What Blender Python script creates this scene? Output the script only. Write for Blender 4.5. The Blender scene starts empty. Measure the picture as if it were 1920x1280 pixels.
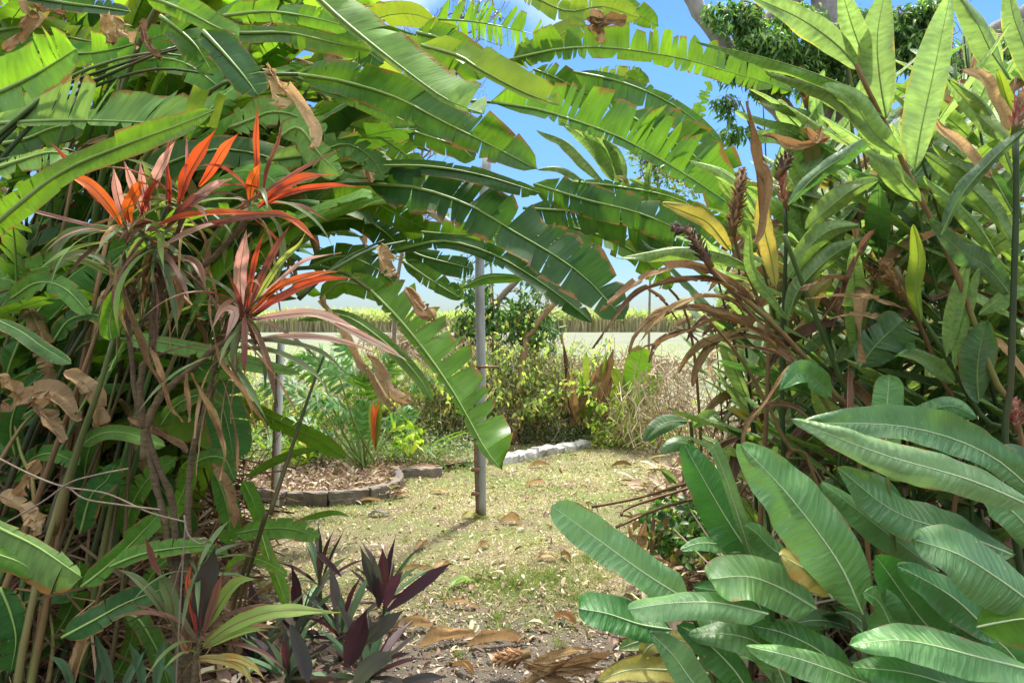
import bpy, math, random
import numpy as np
from mathutils import Vector
SC = bpy.context.scene
R = math.radians
F = 1400.0; CX = 960.0; HY = 600.0; CH = 1.5

# ------------------------------------------------------------------ camera, sky, sun
cam = bpy.data.cameras.new("camera"); camo = bpy.data.objects.new("camera", cam)
SC.collection.objects.link(camo); SC.camera = camo
camo.location = (0, 0, CH); camo.rotation_euler = (R(90), 0, 0)
cam.sensor_width = 36.0; cam.lens = F / 1920 * 36; cam.shift_y = -40 / 1920
cam.clip_start = 0.05; cam.clip_end = 3000
SUN_EL, SUN_AZ = 66.0, 25.0      # azimuth clockwise from +Y (the view direction)
world = bpy.data.worlds.new("World"); SC.world = world; world.use_nodes = True
wn, wl_ = world.node_tree.nodes, world.node_tree.links
bg = wn["Background"]
sky = wn.new("ShaderNodeTexSky"); sky.sky_type = 'NISHITA'; sky.sun_disc = False
sky.sun_elevation = R(SUN_EL); sky.sun_rotation = R(SUN_AZ)
sky.air_density = 1.0; sky.dust_density = 0.3; sky.ozone_density = 3.0
hs = wn.new("ShaderNodeHueSaturation"); hs.inputs["Saturation"].default_value = 1.12
wl_.new(sky.outputs[0], hs.inputs["Color"])
# broken cloud, mostly above frame, brightened to add fill light; deep blue lower down
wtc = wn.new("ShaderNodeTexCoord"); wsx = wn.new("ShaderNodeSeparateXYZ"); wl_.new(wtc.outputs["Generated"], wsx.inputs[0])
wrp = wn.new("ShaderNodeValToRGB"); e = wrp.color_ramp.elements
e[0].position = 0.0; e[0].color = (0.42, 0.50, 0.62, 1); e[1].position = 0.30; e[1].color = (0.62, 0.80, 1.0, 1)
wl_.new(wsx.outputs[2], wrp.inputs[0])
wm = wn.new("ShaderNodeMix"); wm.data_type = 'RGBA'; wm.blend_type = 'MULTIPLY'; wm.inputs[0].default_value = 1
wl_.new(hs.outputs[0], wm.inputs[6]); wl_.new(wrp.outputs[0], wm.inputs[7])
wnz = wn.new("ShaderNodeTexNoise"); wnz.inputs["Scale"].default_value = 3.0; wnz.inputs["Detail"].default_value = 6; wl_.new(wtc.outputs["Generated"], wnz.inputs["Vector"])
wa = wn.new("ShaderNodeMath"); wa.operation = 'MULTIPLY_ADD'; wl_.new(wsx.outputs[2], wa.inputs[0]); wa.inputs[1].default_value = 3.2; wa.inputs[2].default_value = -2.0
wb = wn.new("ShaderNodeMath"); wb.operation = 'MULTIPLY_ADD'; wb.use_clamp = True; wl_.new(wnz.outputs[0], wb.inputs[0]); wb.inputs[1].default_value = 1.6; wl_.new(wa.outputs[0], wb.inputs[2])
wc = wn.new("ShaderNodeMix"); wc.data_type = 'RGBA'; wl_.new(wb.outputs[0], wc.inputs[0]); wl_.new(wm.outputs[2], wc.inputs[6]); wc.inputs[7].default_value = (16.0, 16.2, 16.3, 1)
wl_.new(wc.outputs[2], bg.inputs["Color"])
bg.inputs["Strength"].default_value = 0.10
sl = bpy.data.lights.new("sun", 'SUN'); sl.energy = 4.3; sl.angle = R(4.0); sl.color = (1.0, 0.96, 0.88)
so = bpy.data.objects.new("sun", sl); SC.collection.objects.link(so)
sd = Vector((math.sin(R(SUN_AZ)) * math.cos(R(SUN_EL)), math.cos(R(SUN_AZ)) * math.cos(R(SUN_EL)), math.sin(R(SUN_EL))))
so.rotation_euler = (-sd).to_track_quat('-Z', 'Y').to_euler(); so.location = (0, 0, 12)
SC.view_settings.view_transform = 'Standard'; SC.view_settings.look = 'None'
SC.view_settings.exposure = 1.15; SC.view_settings.gamma = 1.0
SC.render.engine = 'CYCLES'
SC.cycles.max_bounces = 8; SC.cycles.transmission_bounces = 6; SC.cycles.diffuse_bounces = 4
COL = SC.collection

# ------------------------------------------------------------------ helpers
def at(u, v, d):
    return np.array([(u - CX) / F * d, d, CH - (v - HY) / F * d])

def gz(v): return CH * F / (v - HY)          # depth of a ground point seen at row v

class MB:
    def __init__(s): s.v = []; s.f = []; s.uv = []; s.m = []; s.n = 0
    def add(s, verts, faces, uvs=None, mi=0):
        verts = np.asarray(verts, float)
        s.v.append(verts)
        n = s.n
        for f in faces: s.f.append(tuple(int(i) + n for i in f)); s.m.append(mi)
        s.uv.append(np.zeros((len(verts), 2)) if uvs is None else np.asarray(uvs, float))
        s.n += len(verts)
    def build(s, name, mats, parent=None, smooth=True, base=None):
        if base is None: base = np.array(parent.location) if parent is not None and parent.type == 'EMPTY' else (np.array(parent['_b']) if parent is not None and '_b' in parent else np.zeros(3))
        V = np.concatenate(s.v) - base if s.v else np.zeros((0, 3))
        UV = np.concatenate(s.uv)
        me = bpy.data.meshes.new(name)
        me.from_pydata(V.tolist(), [], s.f)
        if not isinstance(mats, (list, tuple)): mats = [mats]
        for m in mats: me.materials.append(m)
        if len(mats) > 1: me.polygons.foreach_set("material_index", s.m)
        li = np.zeros(len(me.loops), dtype=np.int32); me.loops.foreach_get("vertex_index", li)
        ul = me.uv_layers.new(name="UVMap"); ul.data.foreach_set("uv", UV[li].ravel())
        if smooth: me.polygons.foreach_set("use_smooth", [True] * len(me.polygons))
        me.update()
        o = bpy.data.objects.new(name, me); COL.objects.link(o)
        if parent is not None:
            o.parent = parent
        o['_b'] = [float(x) for x in base]
        return o

def tag(o, label=None, cat=None, group=None, kind=None):
    if label: o['label'] = label
    if cat: o['category'] = cat
    if group: o['group'] = group
    if kind: o['kind'] = kind
    return o

def thing(name, loc, label, cat, group=None):
    o = bpy.data.objects.new(name, None); COL.objects.link(o); o.location = tuple(float(x) for x in loc)
    o.empty_display_size = 0.1
    return tag(o, label, cat, group)

def spline(pts, n):
    P = np.asarray(pts, float); k = len(P)
    if k == 2:
        t = np.linspace(0, 1, n)[:, None]; return P[0] * (1 - t) + P[1] * t
    Q = np.vstack([2 * P[0] - P[1], P, 2 * P[-1] - P[-2]])
    cl = np.concatenate([[0], np.cumsum(np.linalg.norm(np.diff(P, axis=0), axis=1))])
    tt = np.linspace(0, cl[-1], n); out = np.zeros((n, 3))
    idx = np.clip(np.searchsorted(cl, tt, side='right') - 1, 0, k - 2)
    h = np.maximum(cl[idx + 1] - cl[idx], 1e-9)
    t = ((tt - cl[idx]) / h)[:, None]
    p0, p1, p2, p3 = Q[idx], Q[idx + 1], Q[idx + 2], Q[idx + 3]
    return 0.5 * ((2 * p1) + (-p0 + p2) * t + (2 * p0 - 5 * p1 + 4 * p2 - p3) * t ** 2 + (-p0 + 3 * p1 - 3 * p2 + p3) * t ** 3)

def norm(a): return a / np.maximum(np.linalg.norm(a, axis=-1, keepdims=True), 1e-9)

def tube(mb, P, r, sides=6, mi=0, cap=True, rough=0.0, rnd=None):
    P = np.asarray(P, float); n = len(P)
    r = np.ones(n) * r if np.isscalar(r) else np.asarray(r, float)
    T = norm(np.gradient(P, axis=0))
    ref = np.array([0.3, 0.9, 0.1]) if abs(T[0][2]) > 0.5 else np.array([0, 0, 1.0])
    A = norm(np.cross(T, ref)); B = np.cross(T, A)
    ang = np.linspace(0, 2 * math.pi, sides, endpoint=False)
    L = np.concatenate([[0], np.cumsum(np.linalg.norm(np.diff(P, axis=0), axis=1))])
    rr = r[:, None] * np.ones((1, sides))
    if rough and rnd is not None: rr = rr * (1 + rough * rnd.uniform(-1, 1, (n, sides)))
    V = P[:, None, :] + rr[:, :, None] * (A[:, None, :] * np.cos(ang)[None, :, None] + B[:, None, :] * np.sin(ang)[None, :, None])
    V = V.reshape(-1, 3)
    UV = np.stack([np.repeat(L, sides), np.tile(ang / 6.283, n)], 1)
    fs = []
    for i in range(n - 1):
        for j in range(sides):
            a = i * sides + j; b = i * sides + (j + 1) % sides
            fs.append((a, a + sides, b + sides, b))
    if cap:
        fs.append(tuple(range(sides))); fs.append(tuple(reversed(range((n - 1) * sides, n * sides))))
    mb.add(V, fs, UV, mi)

def prof(kind, s):
    s = np.clip(s, 0, 1)
    if kind == 'paddle':
        return np.clip(s / 0.10, 0, 1) ** 0.6 * (1 - np.clip((s - 0.78) / 0.22, 0, 1) ** 2.2) ** 0.6 * (0.86 + 0.14 * np.sin(s * 3.14))
    if kind == 'lance':
        return np.sin(np.pi * s ** 0.85) ** 0.62
    if kind == 'strap':
        return np.clip(0.22 + 1.0 * np.sin(np.pi * np.clip(s ** 1.05, 0, 1)) ** 1.0, 0, 1) * np.clip((1 - s) / 0.35, 0, 1) ** 0.8
    if kind == 'ovate':
        return np.sin(np.pi * s ** 0.62) ** 0.8
    return np.ones_like(s)

def leaf(mb, pts, wl, wr, seed=0, hint=None, shape='paddle', fold=0.0, curl=0.0, tears=0, gap=0.12, slant=0.25,
         wave=0.0, under=False, rib=0.0, nu=18, nv=4, twist=0.0, missing=0.0, jag=0.0, asym=None, crumple=0.0, buckle=0.05):
    rs = np.random.RandomState(seed)
    N0 = 40
    P = spline(pts, N0); L = float(np.sum(np.linalg.norm(np.diff(P, axis=0), axis=1)))
    T = norm(np.gradient(P, axis=0))
    if hint is None:
        c = P.mean(0); vd = norm(np.array([0, 0, CH]) - c); hint = vd * 0.9 + np.array([0, 0, 0.35])
    H = np.asarray(hint, float)[None, :] * np.ones((N0, 1))
    Nn = norm(H - (H * T).sum(1, keepdims=True) * T)
    Ls = np.cross(Nn, T)
    if twist:
        a = np.linspace(-0.3, 1, N0)[:, None] * twist
        Nn, Ls = Nn * np.cos(a) + Ls * np.sin(a), Ls * np.cos(a) - Nn * np.sin(a)
    sg = np.linspace(0, 1, N0)
    def ev(A, s):
        sc = np.clip(s, 0, 1) * (N0 - 1); i = np.clip(sc.astype(int), 0, N0 - 2); f = (sc - i)[..., None]
        return A[i] * (1 - f) + A[i + 1] * f
    if asym is None: asym = rs.normal(0, .22)
    for side, W in ((1, wl), (-1, wr)):
        if W <= 0: continue
        if side < 0: fold = fold + asym
        if tears: 
            b = np.sort(rs.uniform(0.06, 0.96, tears)); b = np.concatenate([[0], b, [1]])
            b = [x for i, x in enumerate(b) if i == 0 or x - b[i - 1] > 0.012 or i == len(b) - 1]
        else: b = [0, 1]
        for k in range(len(b) - 1):
            s0, s1 = b[k], b[k + 1]
            if s1 - s0 < 1e-3: continue
            if missing and rs.rand() < missing: continue
            g = gap * rs.uniform(0.1, 1.6) * 0.12 / max(s1 - s0, 0.05) if tears else 0
            g = min(g, 0.5); v0 = rs.choice([0, 0.1, 0.35, 0.6]) if tears else 0
            dph = rs.normal(0, 0.13) if tears else 0
            wj = (rs.uniform(0.9, 1.03) if rs.rand() < .86 else rs.uniform(.75, .9)) if tears else 1
            sj = slant + (rs.normal(0, 0.07) if tears else 0)
            n_u = max(3, int(round((s1 - s0) * nu)) + 1); 
            us = np.linspace(s0, s1, n_u)[:, None]; vs = np.linspace(0, 1, nv + 1)[None, :]
            sc = 0.5 * (s0 + s1)
            s = sc + (us - sc) * (1 - g * np.clip((vs - v0) / (1 - v0), 0, 1) ** 1.3)
            w = W * prof(shape, us) * wj
            if tears: w = w * (1 + np.clip(rs.normal(0, .35), -.6, .6) * (us - sc) / max(s1 - s0, .02) * .6)
            if jag: w = w * (1 - min(jag, .07) * rs.rand(n_u, 1))
            ph = fold + dph + curl * vs * 0.5 + 0 * us
            # arc integration
            aa = fold + dph + curl * vs
            dv = 1.0 / nv
            ca = np.cos(0.5 * (aa[:, 1:] + aa[:, :-1])) * dv; sa = np.sin(0.5 * (aa[:, 1:] + aa[:, :-1])) * dv
            lat = np.concatenate([np.zeros((1, 1)), np.cumsum(ca, 1)], 1); nor = np.concatenate([np.zeros((1, 1)), np.cumsum(sa, 1)], 1)
            lat = w * lat; nor = w * nor
            if buckle:
                q1, q2, q3 = rs.uniform(0, 6, 3); nor = nor + buckle * W * vs * (np.sin(us * L / .05 + q1 + vs * 2) + 1.2 * np.sin(us * L / .11 + q2 - vs * 3 * side) + .7 * np.sin(us * L / .021 + q3 + vs))
            if wave:
                p0 = rs.uniform(0, 6); fq = L / 0.11
                nor = nor + wave * w * vs ** 1.5 * (np.sin(us * fq * 3.1 + p0) + 0.6 * np.sin(us * fq * 7.3 + p0 * 2))
            if crumple:
                def cn():
                    a_ = rs.normal(0, 1, (max(3, n_u // 3), 3)); y_ = np.linspace(0, a_.shape[0] - 1.001, n_u); x_ = np.linspace(0, 1.999, nv + 1)
                    yi, xi = y_.astype(int), x_.astype(int); fy, fx = (y_ - yi)[:, None], (x_ - xi)[None, :]
                    a2 = a_[yi] * (1 - fy) + a_[yi + 1] * fy; return a2[:, xi] * (1 - fx) + a2[:, np.minimum(xi + 1, 2)] * fx
                nor = nor + crumple * W * 3.2 * cn() * (0.25 + vs)
                lat = lat + crumple * W * 2.0 * cn() * vs
            se = s + vs * w * sj / L
            ex = np.maximum(se - 1, 0)[..., None] * L
            V = ev(P, se) + ev(T, se) * ex + ev(Ls, se) * (side * lat)[..., None] + ev(Nn, se) * nor[..., None]
            UV = np.stack([us * L + 0 * vs, side * vs + 0 * us], -1)
            m = nv + 1; fs = []
            for i in range(n_u - 1):
                for j in range(nv):
                    a = i * m + j; q = (a, a + m, a + m + 1, a + 1)
                    if (side > 0) != bool(under): q = q[::-1]
                    fs.append(q)
            mb.add(V.reshape(-1, 3), fs, UV.reshape(-1, 2), 0)
    if rib > 0:
        Pr = P[::3] if (N0 - 1) % 3 == 0 else np.vstack([P[::3], P[-1:]])
        rr = rib * (1 - 0.85 * np.linspace(0, 1, len(Pr)))
        tube(mb, Pr + 0 * Pr, rr, 5, 1, cap=False)
    return P, T

# ------------------------------------------------------------------ materials
def nodes(name):
    m = bpy.data.materials.new(name); m.use_nodes = True
    return m, m.node_tree.nodes, m.node_tree.links, m.node_tree.nodes["Principled BSDF"]

def mixc(N, K, a, b, fac, mode='MIX'):
    x = N.new("ShaderNodeMix"); x.data_type = 'RGBA'; x.blend_type = mode
    for i, val in ((6, a), (7, b), (0, fac)):
        if isinstance(val, (tuple, list)): x.inputs[i].default_value = (*val[:3], 1)
        elif isinstance(val, (int, float)): x.inputs[i].default_value = val
        else: K.new(val, x.inputs[i])
    return x.outputs[2]

def math_(N, K, op, a, b=None, c=None, clamp=False):
    x = N.new("ShaderNodeMath"); x.operation = op; x.use_clamp = clamp
    for i, val in enumerate((a, b, c)):
        if val is None: continue
        if isinstance(val, (int, float)): x.inputs[i].default_value = val
        else: K.new(val, x.inputs[i])
    return x.outputs[0]

def ramp(N, K, fac, stops):
    x = N.new("ShaderNodeValToRGB"); e = x.color_ramp.elements
    while len(e) < len(stops): e.new(0.5)
    for i, (p, c) in enumerate(stops):
        e[i].position = p; e[i].color = (*c, 1) if len(c) == 3 else c
    K.new(fac, x.inputs[0]); return x.outputs[0]

def noise(N, K, vec, scale, detail=3, rough=0.55, dim='3D'):
    x = N.new("ShaderNodeTexNoise"); x.noise_dimensions = dim
    x.inputs["Scale"].default_value = scale; x.inputs["Detail"].default_value = detail; x.inputs["Roughness"].default_value = rough
    if vec is not None: K.new(vec, x.inputs["Vector"])
    return x.outputs[0]

GREEN = 0.72
def leafmat(name, top, under=None, tr=None, trf=0.4, rough=0.36, vein=300.0, bump=0.25, edge=0.25, edgecol=(0.22, 0.12, 0.03),
            blotch=0.0, blotchcol=(0.35, 0.25, 0.02), var=0.25, huev=0.03, spec=0.5, big=0.0, bigk=0.12, ribk=0.0, grad=None, streak=0.35, spot=0.0):
    m, N, K, B = nodes(name)
    uv = N.new("ShaderNodeUVMap"); uv.uv_map = "UVMap"
    sx = N.new("ShaderNodeSeparateXYZ"); K.new(uv.outputs[0], sx.inputs[0])
    U, V = sx.outputs[0], sx.outputs[1]
    geo = N.new("ShaderNodeNewGeometry"); oi = N.new("ShaderNodeObjectInfo")
    tc = N.new("ShaderNodeTexCoord")
    if top[1] > top[0] * 1.2 and name.startswith('ginger'): top = tuple(c * 1.0 for c in top); under = tuple(c * 1.0 for c in under); tr = tuple(c * 1.05 for c in tr)
    elif top[1] > top[0] * 1.2: top = (top[0] * GREEN * .85, top[1] * GREEN * 1.08, top[2] * GREEN * .85); under = under and (under[0] * GREEN * .8, under[1] * GREEN * 1.05, under[2] * GREEN * .75); tr = tr and tuple(c * 0.88 for c in tr)
    under = under or tuple(min(1, c * 1.5 + 0.02) for c in top)
    tr = tr or (top[0] * 3.2 + 0.03, top[1] * 2.6 + 0.05, top[2] * 1.2)
    # stretched noise along the veins
    cb = N.new("ShaderNodeCombineXYZ"); K.new(math_(N, K, 'MULTIPLY', U, vein), cb.inputs[0]); K.new(math_(N, K, 'MULTIPLY', V, 1.3), cb.inputs[1])
    K.new(math_(N, K, 'MULTIPLY', oi.outputs["Random"], 50.0), cb.inputs[2])
    vn = noise(N, K, cb.outputs[0], 1.0, 2)
    cb2 = N.new("ShaderNodeCombineXYZ"); K.new(math_(N, K, 'MULTIPLY', U, vein * 0.12), cb2.inputs[0]); K.new(math_(N, K, 'MULTIPLY', V, 0.7), cb2.inputs[1])
    K.new(math_(N, K, 'MULTIPLY', oi.outputs["Random"], 31.0), cb2.inputs[2])
    vn2 = noise(N, K, cb2.outputs[0], 1.0, 2)
    mott = noise(N, K, tc.outputs["Object"], 9.0, 4)
    c = mixc(N, K, top, under, geo.outputs["Backfacing"])
    if grad:   # colour change from base to tip through absolute length U
        g = math_(N, K, 'MULTIPLY', U, grad[1], clamp=True)
        c = mixc(N, K, grad[0], c, g)
    k = math_(N, K, 'ADD', math_(N, K, 'MULTIPLY', vn, streak), math_(N, K, 'MULTIPLY', vn2, streak))
    k = math_(N, K, 'ADD', k, math_(N, K, 'MULTIPLY', mott, 0.5))
    k = math_(N, K, 'ADD', k, 1.0 - streak - 0.25)
    k = math_(N, K, 'MULTIPLY', k, math_(N, K, 'ADD', math_(N, K, 'MULTIPLY', oi.outputs["Random"], 2 * var), 1 - var))
    hsv = N.new("ShaderNodeHueSaturation"); K.new(c, hsv.inputs["Color"]); K.new(k, hsv.inputs["Value"])
    r2 = math_(N, K, 'FRACT', math_(N, K, 'MULTIPLY', oi.outputs["Random"], 17.31))
    K.new(math_(N, K, 'ADD', math_(N, K, 'MULTIPLY', r2, -huev), 0.5 + huev * 0.35), hsv.inputs["Hue"])
    c = hsv.outputs[0]
    av = math_(N, K, 'ABSOLUTE', V)
    trc = mixc(N, K, tr, tr, 0.0)
    h2 = N.new("ShaderNodeHueSaturation"); K.new(trc, h2.inputs["Color"]); K.new(k, h2.inputs["Value"]); trc = h2.outputs[0]
    if edge > 0:
        en = noise(N, K, tc.outputs["Object"], 14.0, 4, 0.7)
        e = math_(N, K, 'ADD', av, math_(N, K, 'MULTIPLY', math_(N, K, 'SUBTRACT', en, 0.5), 0.9))
        e = math_(N, K, 'MULTIPLY', math_(N, K, 'SUBTRACT', e, 1.08 - edge * 0.3), 9.0, clamp=True)
        c = mixc(N, K, c, edgecol, e); trc = mixc(N, K, trc, tuple(x * 1.2 for x in edgecol), e)
    if blotch > 0:
        bn = noise(N, K, tc.outputs["Object"], 5.0, 4, 0.65)
        f = math_(N, K, 'MULTIPLY', math_(N, K, 'SUBTRACT', bn, 0.72 - blotch * 0.3), 8.0, clamp=True)
        c = mixc(N, K, c, blotchcol, f); trc = mixc(N, K, trc, tuple(min(1, x * 1.5) for x in blotchcol), f)
    if spot > 0:
        sn = noise(N, K, tc.outputs["Object"], 60.0, 2, 0.5)
        f = math_(N, K, 'MULTIPLY', math_(N, K, 'SUBTRACT', sn, 0.80 - spot * 0.2), 12.0, clamp=True)
        c = mixc(N, K, c, (0.3, 0.28, 0.12), f)
    K.new(c, B.inputs["Base Color"])
    rv = math_(N, K, 'ADD', math_(N, K, 'MULTIPLY', mott, 0.3), rough - 0.15)
    K.new(mixc(N, K, (rough,) * 3, (0.6,) * 3, geo.outputs["Backfacing"]), B.inputs["Roughness"]) if False else K.new(math_(N, K, 'ADD', rv, math_(N, K, 'MULTIPLY', geo.outputs["Backfacing"], 0.2)), B.inputs["Roughness"])
    B.inputs["Specular IOR Level"].default_value = spec
    bp = N.new("ShaderNodeBump"); bp.inputs["Strength"].default_value = bump; bp.inputs["Distance"].default_value = 0.004
    hgt = math_(N, K, 'ADD', vn, math_(N, K, 'MULTIPLY', vn2, 1.0))
    if big > 0:   # corrugation of ginger leaves between the side veins
        w = math_(N, K, 'SINE', math_(N, K, 'ADD', math_(N, K, 'MULTIPLY', U, big), math_(N, K, 'ADD', math_(N, K, 'MULTIPLY', mott, 9.0), math_(N, K, 'MULTIPLY', vn2, 11.0))))
        hgt = math_(N, K, 'ADD', hgt, math_(N, K, 'MULTIPLY', math_(N, K, 'MULTIPLY', w, bigk), math_(N, K, 'ADD', vn2, 0.2)))
    K.new(hgt, bp.inputs["Height"]); K.new(bp.outputs[0], B.inputs["Normal"])
    t = N.new("ShaderNodeBsdfTranslucent"); K.new(trc, t.inputs["Color"]); K.new(bp.outputs[0], t.inputs["Normal"])
    ms = N.new("ShaderNodeMixShader"); ms.inputs[0].default_value = trf
    K.new(B.outputs[0], ms.inputs[1]); K.new(t.outputs[0], ms.inputs[2])
    K.new(ms.outputs[0], N["Material Output"].inputs["Surface"])
    return m

def plain(name, c1, c2, scale=8.0, rough=0.7, bump=0.4, detail=5, spec=0.3, metal=0.0, stretch=(1, 1, 1), c3=None, dist=0.01):
    m, N, K, B = nodes(name)
    tc = N.new("ShaderNodeTexCoord"); mp = N.new("ShaderNodeMapping"); mp.inputs["Scale"].default_value = stretch
    K.new(tc.outputs["Object"], mp.inputs["Vector"])
    n1 = noise(N, K, mp.outputs[0], scale, detail, 0.6); n2 = noise(N, K, mp.outputs[0], scale * 6, detail, 0.6)
    f = math_(N, K, 'MULTIPLY', math_(N, K, 'SUBTRACT', math_(N, K, 'ADD', n1, math_(N, K, 'MULTIPLY', n2, 0.5)), 0.5), 2.0, clamp=True)
    c = mixc(N, K, c1, c2, f)
    if c3:
        n3 = noise(N, K, mp.outputs[0], scale * 0.4, 3)
        c = mixc(N, K, c, c3, math_(N, K, 'MULTIPLY', math_(N, K, 'SUBTRACT', n3, 0.52), 7.0, clamp=True))
    oi = N.new("ShaderNodeObjectInfo")
    h = N.new("ShaderNodeHueSaturation"); K.new(c, h.inputs["Color"])
    K.new(math_(N, K, 'ADD', math_(N, K, 'MULTIPLY', oi.outputs["Random"], 0.3), 0.85), h.inputs["Value"])
    K.new(h.outputs[0], B.inputs["Base Color"]); B.inputs["Roughness"].default_value = rough
    B.inputs["Specular IOR Level"].default_value = spec; B.inputs["Metallic"].default_value = metal
    bp = N.new("ShaderNodeBump"); bp.inputs["Strength"].default_value = bump; bp.inputs["Distance"].default_value = dist
    K.new(n2, bp.inputs["Height"]); K.new(bp.outputs[0], B.inputs["Normal"])
    return m

def islandmat(name, stops, rough=0.7, trf=0.25, spec=0.3):
    """many small leaves in one mesh: colour varies from leaf to leaf"""
    m, N, K, B = nodes(name)
    geo = N.new("ShaderNodeNewGeometry"); c = ramp(N, K, geo.outputs["Random Per Island"], stops)
    K.new(c, B.inputs["Base Color"]); B.inputs["Roughness"].default_value = rough; B.inputs["Specular IOR Level"].default_value = spec
    if trf > 0:
        t = N.new("ShaderNodeBsdfTranslucent"); K.new(mixc(N, K, c, (1.6, 1.9, 0.8), 1.0, 'MULTIPLY'), t.inputs["Color"])
        ms = N.new("ShaderNodeMixShader"); ms.inputs[0].default_value = trf
        K.new(B.outputs[0], ms.inputs[1]); K.new(t.outputs[0], ms.inputs[2]); K.new(ms.outputs[0], N["Material Output"].inputs["Surface"])
    return m

M = {}
M['hel'] = leafmat('heliconia_green', (0.055, 0.15, 0.022), under=(0.10, 0.20, 0.04), tr=(0.22, 0.42, 0.02), trf=0.38, rough=0.34, vein=85, edge=0.62, spot=0.5, streak=0.8, spec=0.22)
M['heb'] = leafmat('heliconia_bright', (0.075, 0.20, 0.02), under=(0.12, 0.25, 0.035), tr=(0.27, 0.50, 0.02), trf=0.45, rough=0.34, vein=85, edge=0.62, spot=0.5, streak=0.7, spec=0.22)
M['hed'] = leafmat('heliconia_dark', (0.028, 0.095, 0.025), under=(0.05, 0.13, 0.035), tr=(0.12, 0.27, 0.015), trf=0.30, rough=0.42, vein=85, edge=0.62, spot=0.4, streak=0.8, spec=0.22)
M['heg'] = leafmat('heliconia_bloom', (0.15, 0.27, 0.075), under=(0.22, 0.34, 0.12), tr=(0.34, 0.52, 0.08), trf=0.35, rough=0.5, vein=85, edge=0.62, bump=0.5, streak=0.8, spec=0.22)
M['hey'] = leafmat('heliconia_yellowing', (0.16, 0.25, 0.02), under=(0.2, 0.3, 0.05), tr=(0.34, 0.44, 0.03), trf=0.4, rough=0.4, vein=85, edge=0.45, blotch=0.3, spot=0.5, spec=0.22)
M['gin'] = leafmat('ginger_green', (0.075, 0.17, 0.035), under=(0.14, 0.24, 0.07), tr=(0.26, 0.42, 0.05), trf=0.34, rough=0.38, streak=1.0, vein=85, edge=0.4, big=330, bump=0.8)
M['gil'] = leafmat('ginger_pale', (0.16, 0.26, 0.07), under=(0.20, 0.31, 0.10), tr=(0.29, 0.45, 0.09), trf=0.36, rough=0.42, streak=1.0, vein=85, edge=0.5, edgecol=(0.5, 0.42, 0.05), big=300, bump=0.8)
M['giy'] = leafmat('ginger_yellow', (0.30, 0.26, 0.045), under=(0.34, 0.30, 0.08), tr=(0.48, 0.38, 0.05), trf=0.4, rough=0.45, vein=85, edge=0.6, blotch=0.5, blotchcol=(0.42, 0.20, 0.03), big=300, bump=0.5)
M['gid'] = leafmat('ginger_dark', (0.030, 0.095, 0.030), under=(0.08, 0.15, 0.06), tr=(0.12, 0.28, 0.04), trf=0.3, rough=0.33, streak=0.8, vein=85, edge=0.4, big=330, bump=0.8)
M['fro'] = leafmat('broad_leaf_green', (0.10, 0.22, 0.075), under=(0.14, 0.28, 0.10), tr=(0.24, 0.48, 0.06), trf=0.26, rough=0.24, vein=150, edge=0.3, big=260, bigk=0.3, bump=0.7, spec=0.75, blotch=0.12, blotchcol=(0.16, 0.12, 0.03), spot=0.5)
M['frl'] = leafmat('broad_leaf_pale_sheen', (0.20, 0.33, 0.16), under=(0.22, 0.35, 0.15), tr=(0.3, 0.52, 0.13), trf=0.22, rough=0.24, vein=150, edge=0.3, big=260, bigk=0.3, bump=0.65, spec=0.75, blotch=0.12, blotchcol=(0.16, 0.12, 0.03), spot=0.5)  # pale cool base colour of fro and frl also imitates sky sheen
M['frd'] = leafmat('broad_leaf_deep', (0.04, 0.17, 0.025), under=(0.06, 0.2, 0.035), tr=(0.1, 0.36, 0.03), trf=0.28, rough=0.3, vein=150, edge=0.3, big=260, bigk=0.3, bump=0.6, spec=0.75, blotch=0.12, blotchcol=(0.16, 0.12, 0.03), spot=0.5)
M['corr'] = leafmat('cordyline_red', (0.50, 0.06, 0.015), under=(0.50, 0.11, 0.04), tr=(0.75, 0.10, 0.015), trf=0.36, rough=0.4, vein=14, edge=0.1, edgecol=(0.25, 0.05, 0.02), grad=((0.30, 0.02, 0.04), 6.0), huev=0.02, var=0.25, streak=0.35, blotch=0.12, blotchcol=(0.16, 0.12, 0.02), bump=0.1)
M['coro'] = leafmat('cordyline_orange', (0.62, 0.10, 0.012), under=(0.62, 0.15, 0.03), tr=(0.9, 0.16, 0.015), trf=0.36, rough=0.4, vein=14, edge=0.35, edgecol=(0.55, 0.03, 0.02), blotch=0.35, blotchcol=(0.17, 0.19, 0.02), var=0.25, streak=0.35, huev=0.02, bump=0.1)
M['corp'] = leafmat('cordyline_pink', (0.50, 0.25, 0.19), under=(0.50, 0.36, 0.26), tr=(0.85, 0.38, 0.28), trf=0.35, rough=0.45, vein=14, edge=0.35, edgecol=(0.5, 0.04, 0.08), blotch=0.35, blotchcol=(0.35, 0.38, 0.22), var=0.15, streak=0.15, huev=0.02, bump=0.1)
M['corg'] = leafmat('cordyline_green', (0.09, 0.15, 0.055), under=(0.16, 0.2, 0.1), tr=(0.3, 0.38, 0.08), trf=0.3, rough=0.36, vein=14, edge=0.45, edgecol=(0.28, 0.09, 0.05), blotch=0.3, blotchcol=(0.20, 0.12, 0.05), var=0.25, streak=0.2, bump=0.1)
M['corl'] = leafmat('cordyline_lime', (0.17, 0.27, 0.05), under=(0.25, 0.33, 0.1), tr=(0.5, 0.6, 0.08), trf=0.4, rough=0.36, vein=14, edge=0.4, edgecol=(0.4, 0.1, 0.05), var=0.2, streak=0.2, bump=0.1)
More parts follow.
